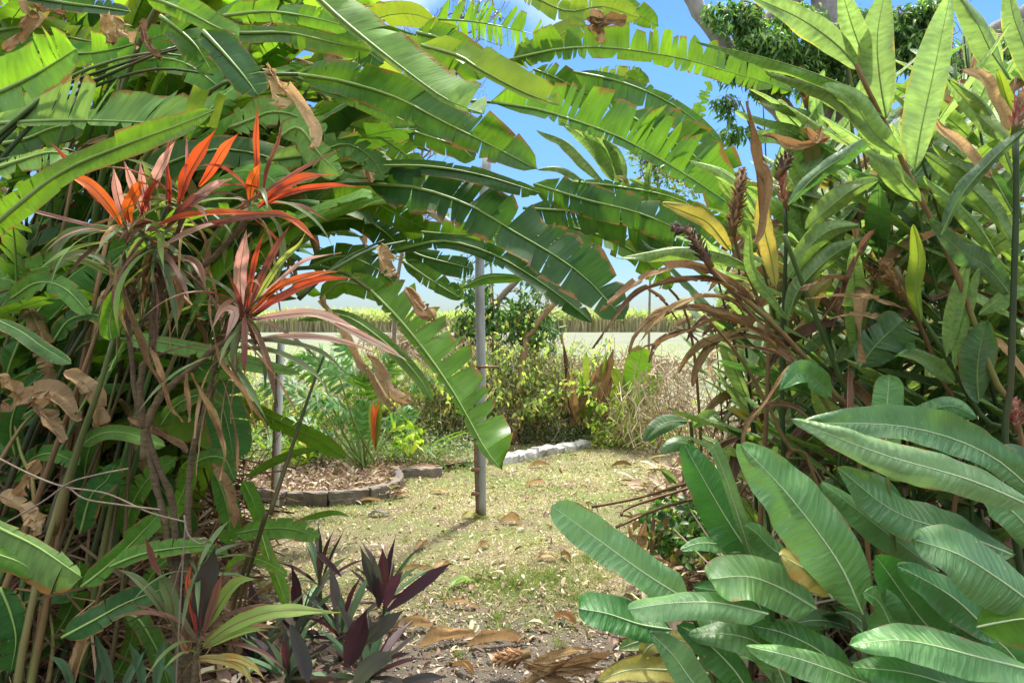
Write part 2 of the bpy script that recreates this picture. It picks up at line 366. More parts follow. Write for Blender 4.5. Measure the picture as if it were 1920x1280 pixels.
M['corm'] = leafmat('cordyline_maroon', (0.11, 0.055, 0.03), under=(0.16, 0.09, 0.05), tr=(0.4, 0.08, 0.05), trf=0.3, rough=0.36, vein=14, edge=0.3, edgecol=(0.3, 0.04, 0.04), blotch=0.35, blotchcol=(0.10, 0.10, 0.03), var=0.3, streak=0.2, bump=0.1)
M['dead'] = leafmat('dry_leaf_brown', (0.20, 0.12, 0.042), under=(0.27, 0.175, 0.075), tr=(0.34, 0.18, 0.07), trf=0.22, rough=0.65, vein=180, edge=0.4, edgecol=(0.13, 0.06, 0.03), blotch=0.4, blotchcol=(0.15, 0.07, 0.035), var=0.4, huev=0.02, streak=0.6, bump=0.8, spec=0.25)
M['deadl'] = leafmat('dry_leaf_tan', (0.36, 0.25, 0.11), under=(0.40, 0.29, 0.145), tr=(0.55, 0.35, 0.16), trf=0.28, rough=0.65, vein=180, edge=0.4, edgecol=(0.25, 0.13, 0.06), blotch=0.25, blotchcol=(0.28, 0.15, 0.07), var=0.25, huev=0.02, streak=0.5, bump=0.9, spec=0.25, big=260)
M['deadd'] = leafmat('dry_leaf_dark', (0.11, 0.06, 0.035), under=(0.15, 0.09, 0.055), tr=(0.2, 0.1, 0.04), trf=0.15, rough=0.7, vein=180, edge=0.3, var=0.4, streak=0.6, bump=0.8, spec=0.2)
M['trad'] = leafmat('purple_leaf', (0.055, 0.032, 0.022), under=(0.050, 0.022, 0.026), tr=(0.10, 0.02, 0.035), trf=0.2, rough=0.33, vein=12, edge=0.1, blotch=0.3, blotchcol=(0.12, 0.05, 0.03), var=0.4, streak=0.2, bump=0.1)
M['trag'] = leafmat('grey_green_leaf', (0.12, 0.21, 0.13), under=(0.075, 0.04, 0.05), tr=(0.15, 0.2, 0.1), trf=0.2, rough=0.34, vein=12, edge=0.1, edgecol=(0.2, 0.1, 0.1), var=0.25, streak=0.25, bump=0.1, spec=0.6)
M['trab'] = leafmat('grey_green_both', (0.13, 0.23, 0.12), under=(0.15, 0.24, 0.14), tr=(0.15, 0.2, 0.1), trf=0.2, rough=0.4, vein=12, edge=0.25, edgecol=(0.12, 0.05, 0.05), var=0.3, streak=0.3, bump=0.1, spec=0.6)
M['phil'] = leafmat('split_leaf', (0.10, 0.30, 0.05), under=(0.1, 0.22, 0.05), tr=(0.25, 0.52, 0.03), trf=0.35, rough=0.28, vein=100, edge=0.0, spec=0.6)
M['rib'] = plain('leaf_rib', (0.15, 0.24, 0.05), (0.22, 0.31, 0.08), 6, 0.45, 0.1)
M['ribw'] = plain('leaf_rib_pale', (0.36, 0.46, 0.22), (0.42, 0.5, 0.28), 6, 0.45, 0.1)
M['ribd'] = plain('leaf_rib_brown', (0.22, 0.13, 0.06), (0.3, 0.2, 0.1), 10, 0.6, 0.4)
M['ribr'] = plain('leaf_rib_maroon', (0.16, 0.03, 0.03), (0.22, 0.05, 0.04), 10, 0.5, 0.2)
M['stalk'] = plain('green_stalk', (0.035, 0.075, 0.015), (0.09, 0.14, 0.03), 7, 0.5, 0.25, stretch=(1, 1, .2), c3=(0.16, 0.12, 0.045))
M['stalkd'] = plain('dark_stalk', (0.014, 0.028, 0.008), (0.04, 0.065, 0.018), 7, 0.5, 0.3, stretch=(1, 1, .2), c3=(0.09, 0.055, 0.02))
M['stalkb'] = plain('brown_stalk', (0.10, 0.055, 0.02), (0.23, 0.135, 0.055), 9, 0.6, 0.4, stretch=(1, 1, .25), c3=(0.13, 0.15, 0.03))
M['bark'] = plain('cordyline_bark', (0.08, 0.056, 0.028), (0.25, 0.18, 0.09), 30, 0.85, 1.0, stretch=(1, 1, 4))
M['twig'] = plain('grey_twig', (0.14, 0.10, 0.07), (0.26, 0.21, 0.15), 14, 0.85, 0.6)
M['gum'] = plain('gum_bark', (0.15, 0.14, 0.13), (0.30, 0.285, 0.265), 2.6, 0.9, 1.0, stretch=(1, 1, .35), c3=(0.13, 0.10, 0.085), dist=0.04)
M['galv'] = plain('galvanised_steel', (0.34, 0.35, 0.36), (0.50, 0.51, 0.52), 12, 0.5, 0.25, stretch=(1, 1, .3), metal=0.2, spec=0.5, c3=(0.26, 0.25, 0.23))
M['rust'] = plain('rusty_iron', (0.16, 0.08, 0.05), (0.30, 0.20, 0.14), 30, 0.75, 0.6, metal=0.2)
M['whitep'] = plain('white_pipe', (0.50, 0.50, 0.46), (0.66, 0.65, 0.61), 8, 0.55, 0.3, stretch=(1, 1, .3), c3=(0.34, 0.33, 0.27))
M['conc'] = plain('old_concrete', (0.12, 0.10, 0.08), (0.25, 0.21, 0.17), 10, 0.9, 0.9, c3=(0.12, 0.11, 0.10))
M['concw'] = plain('whitewashed_concrete', (0.34, 0.33, 0.30), (0.56, 0.55, 0.52), 12, 0.85, 0.8, c3=(0.20, 0.19, 0.15))
M['blue'] = plain('blue_plastic', (0.10, 0.35, 0.62), (0.55, 0.68, 0.76), 14, 0.4, 0.4)
M['brl'] = islandmat('bract_brown', [(0, (0.09, 0.04, 0.025)), (0.5, (0.20, 0.10, 0.055)), (1, (0.36, 0.22, 0.13))], 0.7, 0.15)
M['brd'] = islandmat('bract_dark', [(0, (0.05, 0.03, 0.03)), (1, (0.14, 0.09, 0.08))], 0.7, 0.1)
M['brp'] = islandmat('bract_pink', [(0, (0.30, 0.07, 0.08)), (0.6, (0.48, 0.16, 0.17)), (1, (0.50, 0.30, 0.26))], 0.5, 0.25)
M['bro'] = islandmat('bract_orange', [(0, (0.24, 0.11, 0.05)), (0.5, (0.38, 0.20, 0.10)), (1, (0.52, 0.34, 0.20))], 0.6, 0.25)

# ------------------------------------------------------------------ scatter meshes
def build_arr(name, V, pat, mat, parent=None, smooth=False, base=None):
    """V (n,k,3) copies of the face pattern pat"""
    n, k, _ = V.shape
    if base is None: base = np.array(parent.location) if parent is not None else np.zeros(3)
    me = bpy.data.meshes.new(name)
    nf = len(pat); lens = [len(p) for p in pat]; flat = np.array([i for p in pat for i in p])
    me.vertices.add(n * k); me.vertices.foreach_set("co", (V.reshape(-1, 3) - base).ravel())
    li = (flat[None, :] + (np.arange(n) * k)[:, None]).ravel().astype(np.int32)
    me.loops.add(len(li)); me.loops.foreach_set("vertex_index", li)
    ls = np.concatenate([[0], np.cumsum(lens)[:-1]]); tot = sum(lens)
    st = (ls[None, :] + (np.arange(n) * tot)[:, None]).ravel().astype(np.int32)
    me.polygons.add(n * nf); me.polygons.foreach_set("loop_start", st)
    me.materials.append(mat); me.update(calc_edges=True); me.validate()
    if smooth: me.polygons.foreach_set("use_smooth", [True] * (n * nf))
    o = bpy.data.objects.new(name, me); COL.objects.link(o)
    if parent is not None: o.parent = parent
    return o

def leafy(P, D, Nn, ln, wd, fold=0.25):
    """kite leaves: positions, directions, normals, lengths, widths"""
    D = norm(D); S = norm(np.cross(D, Nn)); N2 = np.cross(S, D)
    ln = ln[:, None]; wd = wd[:, None]
    b = P; q = P + D * ln * 0.28; e = P + D * ln * 0.68; t = P + D * ln - N2 * ln * 0.12
    r1 = q + S * wd * 0.48 + N2 * wd * fold; l1 = q - S * wd * 0.48 + N2 * wd * fold
    r2 = e + S * wd * 0.38 + N2 * wd * fold * .7; l2 = e - S * wd * 0.38 + N2 * wd * fold * .7
    return np.stack([b, q, e, t, r1, r2, l1, l2], 1)
LP = [(0, 4, 1), (1, 4, 5, 2), (2, 5, 3), (0, 1, 6), (1, 2, 7, 6), (2, 3, 7)]

def cloud(rs, n, c, rad, hollow=0.35):
    v = norm(rs.normal(0, 1, (n, 3))); r = (hollow + (1 - hollow) * rs.rand(n, 1) ** 0.5)
    return np.array(c) + v * r * np.array(rad)

def foliage(name, rs, P, ln, wd, mat, parent, droop=0.7, out=None, base=None):
    n = len(P)
    D = rs.normal(0, 1, (n, 3)) * np.array([1, 1, 0.7]); D[:, 2] -= droop * 1.5
    if out is not None: D += norm(P - np.array(out)) * 0.8
    Nn = norm(rs.normal(0, 0.6, (n, 3)) + np.array([0, -0.4, 0.8]))
    return build_arr(name, leafy(P, D, Nn, ln * rs.uniform(0.6, 1.25, n), wd * rs.uniform(0.7, 1.2, n)), LP, mat, parent, base=base)

# ------------------------------------------------------------------ the setting
def gmat():
    m, N, K, B = nodes('dry_lawn')
    tc = N.new("ShaderNodeTexCoord"); P = tc.outputs["Object"]
    sx = N.new("ShaderNodeSeparateXYZ"); K.new(P, sx.inputs[0])
    n1 = noise(N, K, P, 0.9, 4); n2 = noise(N, K, P, 5, 5, 0.65); n3 = noise(N, K, P, 55, 4, 0.7); n4 = noise(N, K, P, 180, 3, 0.7)
    straw = mixc(N, K, (0.21, 0.165, 0.105), (0.38, 0.315, 0.21), math_(N, K, 'MULTIPLY', math_(N, K, 'SUBTRACT', n3, 0.3), 2.2, clamp=True))
    green = mixc(N, K, (0.11, 0.15, 0.05), (0.25, 0.27, 0.10), n3)
    g = math_(N, K, 'MULTIPLY', math_(N, K, 'SUBTRACT', math_(N, K, 'ADD', n1, math_(N, K, 'MULTIPLY', n2, 0.5)), 0.62), 4.0, clamp=True)
    c = mixc(N, K, straw, green, g)
    wn_ = noise(N, K, P, 1.7, 5, 0.6)
    c = mixc(N, K, c, (0.20, 0.15, 0.105), math_(N, K, 'MULTIPLY', math_(N, K, 'SUBTRACT', wn_, 0.52), 9.0, clamp=True))
    soil = mixc(N, K, (0.09, 0.07, 0.052), (0.25, 0.21, 0.165), n4)
    s = math_(N, K, 'ADD', math_(N, K, 'MULTIPLY', sx.outputs[1], -1.1), math_(N, K, 'ADD', math_(N, K, 'MULTIPLY', n2, 1.6), 3.75))
    s = math_(N, K, 'MULTIPLY', s, 1.3, clamp=True)
    c = mixc(N, K, c, soil, s)
    K.new(c, B.inputs["Base Color"]); B.inputs["Roughness"].default_value = 0.95; B.inputs["Specular IOR Level"].default_value = 0.15
    bp = N.new("ShaderNodeBump"); bp.inputs["Strength"].default_value = 0.9; bp.inputs["Distance"].default_value = 0.02
    K.new(math_(N, K, 'ADD', n3, n4), bp.inputs["Height"]); K.new(bp.outputs[0], B.inputs["Normal"])
    return m
M['lawn'] = gmat()
M['field'] = plain('field_grass', (0.085, 0.10, 0.062), (0.15, 0.155, 0.105), 0.35, 0.95, 0.5, c3=(0.15, 0.125, 0.095))
M['mulch'] = plain('mulch_soil', (0.15, 0.085, 0.055), (0.30, 0.19, 0.13), 14, 0.95, 1.0)
def sheet(name, pts, z, mat, lab=None):
    mb = MB(); mb.add([(x, y, z) for x, y in pts], [tuple(range(len(pts)))])
    o = mb.build(name, mat, smooth=False); tag(o, kind='structure'); return o
sheet('ground', [(-900, -60), (900, -60), (900, 1500), (-900, 1500)], 0.0, M['lawn'])
sheet('field', [(-400, 11.5), (400, 11.5), (400, 900), (-400, 900)], 0.006, M['field'])
# mulch bed inside the curved edging
bedpts = [(at(u, v, gz(v))[0], gz(v)) for u, v in ((380, 915), (480, 940), (560, 946), (640, 944), (700, 938), (745, 925), (752, 905), (760, 893), (900, 870), (900, 850), (300, 850))]
sheet('garden_bed', bedpts, 0.05, M['mulch'])

rs = np.random.RandomState(5)
def inbed(x, y):
    u = CX + x / y * F; v = HY + CH * F / y
    return (u < 752) & (v < 938) & (v > 850)
# grass
def grass(name, n, xr, yr, hgt, mat, seed, mask=None, lean=0.8, w=0.004):
    r = np.random.RandomState(seed)
    x = r.uniform(*xr, n); y = yr[0] + (yr[1] - yr[0]) * r.rand(n) ** 1.15
    k = np.ones(n, bool) if mask is None else mask(x, y, r)
    x, y = x[k], y[k]; n = len(x)
    P = np.stack([x, y, np.zeros(n)], 1); a = r.uniform(0, 6.28, n)
    S = np.stack([np.cos(a), np.sin(a), 0 * a], 1) * w * r.uniform(.6, 1.4, (n, 1))
    D = np.stack([r.normal(0, lean, n), r.normal(0, lean, n), np.ones(n)], 1); D = norm(D) * (hgt * r.uniform(0.4, 1.4, n))[:, None]
    mid = P + D * 0.55; tip = P + D + np.stack([r.normal(0, .3, n), r.normal(0, .3, n), -0.25 * np.ones(n)], 1) * hgt * 0.5
    tip[:, 2] = np.maximum(tip[:, 2], 0.004)
    return build_arr(name, np.stack([P - S, P + S, mid + S * .8, mid - S * .8, tip], 1), [(0, 1, 2, 3), (3, 2, 4)], mat)
M['gdry'] = islandmat('dry_grass_blades', [(0, (0.32, 0.25, 0.14)), (0.35, (0.50, 0.42, 0.26)), (0.7, (0.60, 0.53, 0.36)), (0.85, (0.38, 0.38, 0.15)), (1, (0.28, 0.33, 0.10))], 0.8, 0.25)
M['ggrn'] = islandmat('green_grass_blades', [(0, (0.09, 0.15, 0.035)), (0.6, (0.20, 0.25, 0.07)), (1, (0.40, 0.39, 0.17))], 0.65, 0.25)
def patchy(th, fx, fy, s):
    def f(x, y, r):
        v = np.sin(x * fx + s) * np.sin(y * fy + 1.3 * s) + 0.6 * np.sin(x * fx * 2.3 + y * fy * 1.7 + s) + 0.4 * np.sin(x * 5.1 - y * 4.3 * s)
        return (v + r.normal(0, .35, len(x)) > th) & ~inbed(x, y)
    return f
tag(grass('dry_grass', 120000, (-2.6, 2.6), (3.5, 9.8), 0.022, M['gdry'], 1, lambda x, y, r: (r.rand(len(x)) < np.clip((y - 3.3) / 1.2, 0.06, 1) * np.clip(.62 + .5 * np.sin(x * 2.3 + 1.1 * np.sin(y * 1.7)) * np.sin(y * 2.9 + x), .12, 1)) & ~inbed(x, y), 1.3), 'straw coloured dry grass covering the path', 'grass', kind='stuff')
tag(grass('green_grass', 50000, (-2.4, 2.6), (3.6, 9.8), 0.026, M['ggrn'], 2, patchy(0.25, 1.3, 1.7, 2.0), 0.9), 'yellow green grass growing in patches through the dry lawn', 'grass', kind='stuff')
# greener tufts at the near end of the lawn
tp = [(960, 1100, .26, 1500), (1030, 1085, .34, 2200), (900, 1090, .2, 800), (1010, 1165, .05, 160), (930, 1160, .07, 200), (1100, 1050, .2, 500), (1080, 1120, .16, 400), (830, 1120, .05, 90), (860, 1228, .05, 100), (1050, 1210, .05, 70), (760, 1015, .1, 130), (1120, 1085, .09, 150), (940, 1180, .04, 80), (905, 972, .07, 160), (893, 968, .04, 90), (640, 950, .08, 90), (560, 952, .10, 120), (735, 940, .08, 90), (690, 948, .05, 60), (940, 872, .12, 160), (1000, 862, .14, 180), (1060, 850, .14, 160), (1100, 842, .16, 160)]
VV = []
for u, v, rad, n in tp:
    c = at(u, v, gz(v)); a = rs.uniform(0, 6.28, n); q = np.abs(rs.normal(0, .6, n)) * rad
    P = np.stack([c[0] + np.cos(a) * q, c[1] + np.sin(a) * q * 1.3, 0 * a], 1); b = rs.uniform(0, 6.28, n)
    S = np.stack([np.cos(b), np.sin(b), 0 * a], 1) * 0.0016
    D = norm(np.stack([rs.normal(0, .7, n), rs.normal(0, .7, n), np.ones(n)], 1)) * rs.uniform(.02, .055, (n, 1))
    VV.append(np.stack([P - S, P + S, P + D * .5 + S * .8, P + D * .5 - S * .8, P + D * 1.0 - np.array([0, 0, .004])], 1))
tag(build_arr('grass_tufts', np.concatenate(VV), [(0, 1, 2, 3), (3, 2, 4)], M['ggrn']), 'fine green grass tufts at the near end of the path', 'grass', kind='stuff')
# gravel, litter
n = 9000; x = rs.uniform(-1.6, 1.8, n); y = rs.uniform(2.6, 4.6, n); k = rs.rand(n) < np.clip((4.7 - y) / 1.3, 0, 1); x, y = x[k], y[k]; n = len(x)
sz = rs.uniform(.003, .010, n); oc = np.array([(1, 0, 0), (0, 1, 0), (-1, 0, 0), (0, -1, 0), (0, 0, .7), (0, 0, -.5)], float)
V = np.stack([x, y, sz * .2], 1)[:, None, :] + oc[None] * sz[:, None, None] * rs.uniform(.6, 1.3, (n, 6, 1))
M['grav'] = islandmat('grey_gravel', [(0, (0.10, 0.09, 0.08)), (0.5, (0.22, 0.20, 0.18)), (1, (0.42, 0.39, 0.35))], 0.85, 0)
tag(build_arr('gravel', V, [(0, 1, 4), (1, 2, 4), (2, 3, 4), (3, 0, 4), (1, 0, 5), (2, 1, 5), (3, 2, 5), (0, 3, 5)], M['grav']), 'fine grey gravel on the near end of the path', 'gravel', kind='stuff')
M['litter'] = islandmat('leaf_litter', [(0, (0.13, 0.075, 0.05)), (0.4, (0.27, 0.17, 0.12)), (0.7, (0.42, 0.31, 0.22)), (0.9, (0.60, 0.51, 0.41)), (1, (0.5, 0.45, 0.2))], 0.75, 0.1)
def litter(name, n, xr, yr, ln, z, seed, mask=None, lab='', m='litter', up=0.35, hz=0.015):
    r = np.random.RandomState(seed); x = r.uniform(*xr, n); y = yr[0] + (yr[1] - yr[0]) * r.rand(n)
    k = np.ones(n, bool) if mask is None else mask(x, y, r)
    x, y = x[k], y[k]; n = len(x)
    P = np.stack([x, y, z + np.abs(r.normal(0, hz, n))], 1)
    D = np.stack([r.normal(0, 1, n), r.normal(0, 1, n), r.normal(0, up, n)], 1); Nn = np.stack([r.normal(0, .45, n), r.normal(0, .45, n), np.ones(n)], 1)
    L = ln * r.uniform(.4, 1.5, n) ** 1.3
    o = build_arr(name, leafy(P, D, Nn, L, L * r.uniform(.15, .45, n), 0.35), LP, M[m])
    return tag(o, lab, 'leaf litter', kind='stuff')
litter('leaf_litter', 4500, (-1.5, 1.8), (2.8, 4.3), .022, .006, 33, None, 'fine broken leaf crumbs mixed into the gravel at the near end of the path', up=.6)
litter('leaf_litter', 9000, (-2.6, 2.4), (2.8, 9.5), .045, .008, 3, lambda x, y, r: (r.rand(len(x)) < np.where(y < 4.2, 1.0, 0.5)), 'small dry leaves and chips strewn over the grass path')
litter('leaf_litter', 16000, (-3.4, -0.75), (5.9, 9.5), .055, .055, 4, lambda x, y, r: inbed(x, y), 'reddish brown leaf mulch filling the curved garden bed', up=0.5, hz=.02)
litter('leaf_litter', 15000, (-3.6, -0.55), (2.2, 5.6), .13, .01, 6, lambda x, y, r: (x < -0.62 * y * .55 - .1 * y * r.rand(len(x)) + .35 * (y < 3.6) * r.rand(len(x))), 'brown dead leaf litter under the left clumps', up=0.6, hz=.06)
litter('leaf_litter', 15000, (0.35, 4.6), (2.0, 7.5), .13, .01, 7, lambda x, y, r: (x > 0.16 * y + .1 * r.rand(len(x)) * y), 'brown dead leaf litter under the ginger stand on the right', up=0.6, hz=.06)

# sugar cane far away
r = np.random.RandomState(9); n = 26000
x = r.uniform(-110, 110, n); y = 92 + 16 * r.rand(n) ** 1.5; h = r.uniform(1.9, 2.9, n) * (0.95 + .06 * np.sin(x * .21) + .05 * np.sin(x * .9 + 1)); a = r.uniform(0, 6.28, n)
P = np.stack([x, y, 0 * x], 1); S = np.stack([np.cos(a), np.sin(a) * .5, 0 * a], 1) * .10
Tp = P + np.stack([r.normal(0, .25, n), r.normal(0, .25, n), h], 1)
M['caned'] = islandmat('cane_stems', [(0, (0.22, 0.19, 0.11)), (0.5, (0.32, 0.27, 0.16)), (1, (0.40, 0.38, 0.18))], 0.8, 0.1)
M['canet'] = islandmat('cane_tops', [(0, (0.25, 0.32, 0.10)), (0.5, (0.40, 0.45, 0.17)), (1, (0.55, 0.56, 0.28))], 0.7, 0.3)
tag(build_arr('sugar_cane_stems', np.stack([P - S, P + S, P * [1, 1, 1] + (Tp - P) * .85 + S, P + (Tp - P) * .85 - S], 1), [(0, 1, 2, 3)], M['caned']), 'brown lower stems of the distant cane crop', 'sugar cane', kind='stuff')
n2 = 40000; x = r.uniform(-110, 110, n2); y = 91.6 + 20 * r.rand(n2) ** 1.3; z = r.uniform(1.25, 2.35, n2) * (0.97 + .07 * np.sin(x * .21) + .06 * np.sin(x * .9 + 1))
P = np.stack([x, y, z], 1); D = np.stack([r.normal(0, .6, n2), r.normal(0, .6, n2), r.uniform(.2, 1.2, n2)], 1)
o = build_arr('sugar_cane_tops', leafy(P, D, norm(r.normal(0, 1, (n2, 3))), r.uniform(.5, 1.2, n2), np.full(n2, .2)), LP, M['canet'])
tag(o, 'yellow green leafy tops of the distant cane crop', 'sugar cane', kind='stuff')
# low growth in the field
tag(grass('field_weeds', 30000, (-14, 22), (10.5, 45), .14, M['canet'], 21, None, 0.7, .012), 'short pale crop rows and weeds in the open field', 'field grass', kind='stuff')

# ------------------------------------------------------------------ masonry, posts
def block(mb, c, sx_, sy_, sz_, ang, rnd, jit=0.008):
    ca, sa = math.cos(ang), math.sin(ang); v = []
    nx = max(2, int(sx_ / .05)); 
    for i in range(nx + 1):
        for (yy, zz) in ((-1, 0), (1, 0), (1, .85), (.8, 1), (-.8, 1), (-1, .85)):
            X = (i / nx - .5) * sx_; Y = yy * sy_ / 2; Z = zz * sz_
            X += rnd.uniform(-jit, jit); Y += rnd.uniform(-jit, jit); Z += rnd.uniform(-jit, jit) * (zz > 0)
            v.append((c[0] + X * ca - Y * sa, c[1] + X * sa + Y * ca, c[2] + Z))
    f = []
    for i in range(nx):
        for j in range(6): a = i * 6 + j; b = i * 6 + (j + 1) % 6; f.append((a, b, b + 6, a + 6))
    f.append(tuple(reversed(range(6)))); f.append(tuple(range(nx * 6, nx * 6 + 6)))
    mb.add(v, f)
rn = random.Random(3)
ed = thing('garden_edging', at(620, 945, gz(945)) * [1, 1, 0], 'low curved brown concrete edging holding the mulch bed', 'edging')
ep = spline([at(u, v, gz(v)) * [1, 1, 0] for u, v in ((300, 905), (400, 925), (480, 941), (560, 948), (640, 946), (700, 939), (740, 928), (750, 912), (742, 899))], 60)
acc = 0; i0 = 0
for i in range(1, 60):
    acc += np.linalg.norm(ep[i] - ep[i - 1])
    if acc > 0.30 or i == 59:
        a, b = ep[i0], ep[i]; c = (a + b) / 2; d = b - a; l = np.linalg.norm(d)
        for lv in (0, 1):
            mb = MB(); block(mb, (c[0], c[1], -.02 + lv * .068), l - .004, .085 - .012 * lv, .066 + .01 * (lv == 0), math.atan2(d[1], d[0]), rn, .007)
            mb.build('edging_block', M['conc'], ed, smooth=False)
        i0 = i; acc = 0
mb = MB(); c = at(790, 893, gz(893)); block(mb, (c[0], c[1], 0), .40, .12, .085, .1, rn, .006)
tag(mb.build('concrete_block', M['conc'], smooth=False), 'grey brown concrete block lying behind the end of the curved edging', 'block')
A, B_ = at(925, 872, gz(872)), at(1100, 836, gz(836))
we = thing('garden_edging', (A + B_) / 2 * [1, 1, 0], 'chipped whitewashed concrete edging in front of the shrub hedge', 'edging')
for i in range(5):
    p0, p1 = A + (B_ - A) * i / 5, A + (B_ - A) * (i + 1) / 5; c = (p0 + p1) / 2; d = p1 - p0
    mb = MB(); block(mb, (c[0], c[1] + rn.uniform(-.03, .03), -.03), np.linalg.norm(d) * .97, .16, .11 + rn.uniform(-.01, .015), math.atan2(d[1], d[0]) + rn.uniform(-.05, .05), rn, .014)
    mb.build('edging_block', M['concw'], we, smooth=False)

post = thing('steel_post', at(903, 967, 5.72) * [1, 1, 0], 'tall round galvanised steel post standing in the grass', 'post')
mb = MB(); tube(mb, spline([at(903, 972, 5.72), at(902, 690, 5.72), at(900, 480, 5.72), at(914, 284, 5.72)], 24), .036, 20); mb.build('post_tube', M['galv'], post)
mb = MB(); tube(mb, [at(914, 288, 5.72), at(914, 282, 5.72)], .039, 20); mb.build('post_cap', M['galv'], post)
mb = MB(); tube(mb, [at(893, 688, 5.66), at(934, 687.5, 5.60)], .010, 10); mb.build('bolt', M['rust'], post)
mb = MB(); tube(mb, [at(897, 688, 5.675), at(901, 688, 5.673)], .018, 6); mb.build('bolt_nut', M['rust'], post)
mb = MB(); tube(mb, spline([at(893, 800, 5.69), at(892, 860, 5.69), at(895, 962, 5.70)], 14), .013, 8, rough=.08, rnd=rs); mb.build('conduit', M['rust'], post)
for v in (812, 925, 880):
    mb = MB(); tube(mb, [at(884, v, 5.67), at(899, v + 1, 5.66)], .016, 8); mb.build('clamp', M['rust'], post)
br = thing('steel_pipe', at(850, 430, 5.2), 'short open ended steel pipe poking out of the leaves beside the tall post', 'pipe')
mb = MB(); tube(mb, [at(806, 393, 4.9), at(905, 470, 5.7)], .033, 18, cap=False); tube(mb, [at(806.5, 393.5, 4.905), at(905, 470, 5.7)], .027, 18, cap=False); mb.build('pipe_tube', M['galv'], br)
wp = thing('white_post', at(519, 965, 5.75) * [1, 1, 0], 'slim white post leaning slightly beside the red cordyline', 'post')
mb = MB(); tube(mb, [at(516, 968, 5.75), at(521, 820, 5.75), at(527, 640, 5.75)], .027, 14); mb.build('post_tube', M['whitep'], wp)
mb = MB(); tube(mb, [at(508, 968, 5.73), at(513, 820, 5.73), at(520, 655, 5.73)], .009, 6, rough=.2, rnd=rs); mb.build('stake', M['rust'], wp)
tp_ = thing('thin_pole', at(923, 640, 9.4) * [1, 1, 0], 'thin pale pole standing in the shrub behind the steel post', 'pole')
mb = MB(); tube(mb, [at(924, 700, 9.4) * [1, 1, 0], at(924, 560, 9.4), at(921, 495, 9.4)], .014, 8); mb.build('pole_rod', M['twig'], tp_)
# blue scrap
mb = MB(); g = 7; c = at(457, 968, gz(970)); V = []
for i in range(g):
    for j in range(g): V.append((c[0] + (i / g - .5) * .14, c[1] + (j / g - .5) * .09, .012 + .045 * abs(math.sin(i * 1.7 + j * 1.1)) + rn.uniform(0, .02)))
mb.add(V, [(i * g + j, (i + 1) * g + j, (i + 1) * g + j + 1, i * g + j + 1) for i in range(g - 1) for j in range(g - 1)])
tag(mb.build('plastic_scrap', M['blue'], smooth=False), 'crumpled blue and white plastic scrap on the ground beside the curved edging', 'litter')

# ------------------------------------------------------------------ plants: shared builders
seedc = [100]
def sd_(): seedc[0] += 1; return seedc[0]
def px(uv, d0, d1):
    n = len(uv); return np.array([at(u, v, d0 + (d1 - d0) * i / max(1, n - 1)) for i, (u, v) in enumerate(uv)])

def hl(plant, uv, d0, d1, wl, wr, mat, name='leaf', rib=0.004, ribm='rib', ribpart=False, pet=None, **o):
    P = px(uv, d0, d1); k = (d0 + d1) / 2 / F
    o.setdefault('seed', sd_())
    if ribpart: o['tears'] = int(max(o.get('tears', 0) * 1.6, 5)); o.setdefault('gap', .06); o.setdefault('jag', .03)
    mb = MB(); rb = 0 if ribpart else rib
    leaf(mb, P, wl * k, wr * k, rib=rb, **o)
    ob = mb.build(name, [M[mat], M[ribm]], plant)
    if ribpart and rib > 0:
        c = spline(P, 14); off = norm(np.array([0, 0, CH]) - c) * rib * 0.6
        m2 = MB(); tube(m2, c + off, rib * (1 - .85 * np.linspace(0, 1, 14)), 6)
        m2.build('midrib', M[ribm], ob)
    if pet:
        base = np.array(plant.location) + np.array([rs.uniform(-.12, .12), rs.uniform(-.12, .12), 0]); base[2] = 0
        T = norm(P[1] - P[0]); D = np.linalg.norm(P[0] - base); B = P[0]
        c1 = base + np.array([0, 0, D * .45]); c2 = B - T * D * pet
        t = np.linspace(0, 1, 16)[:, None]
        C = base * (1 - t) ** 3 + 3 * c1 * (1 - t) ** 2 * t + 3 * c2 * (1 - t) * t * t + B * t ** 3
        m3 = MB(); tube(m3, C, np.linspace(.016, rib, 16), 7); m3.build('leaf_stalk', M['stalk'], plant)
    return ob

def curve_dir(start, az, e0, e1, L, n=10, bend=1.0, side=0.0):
    P = [np.array(start, float)]
    for i in range(n):
        t = (i + .5) / n; e = e0 + (e1 - e0) * t ** bend; a = az + side * t
        P.append(P[-1] + np.array([math.cos(a) * math.cos(e), math.sin(a) * math.cos(e), math.sin(e)]) * L / n)
    return np.array(P)

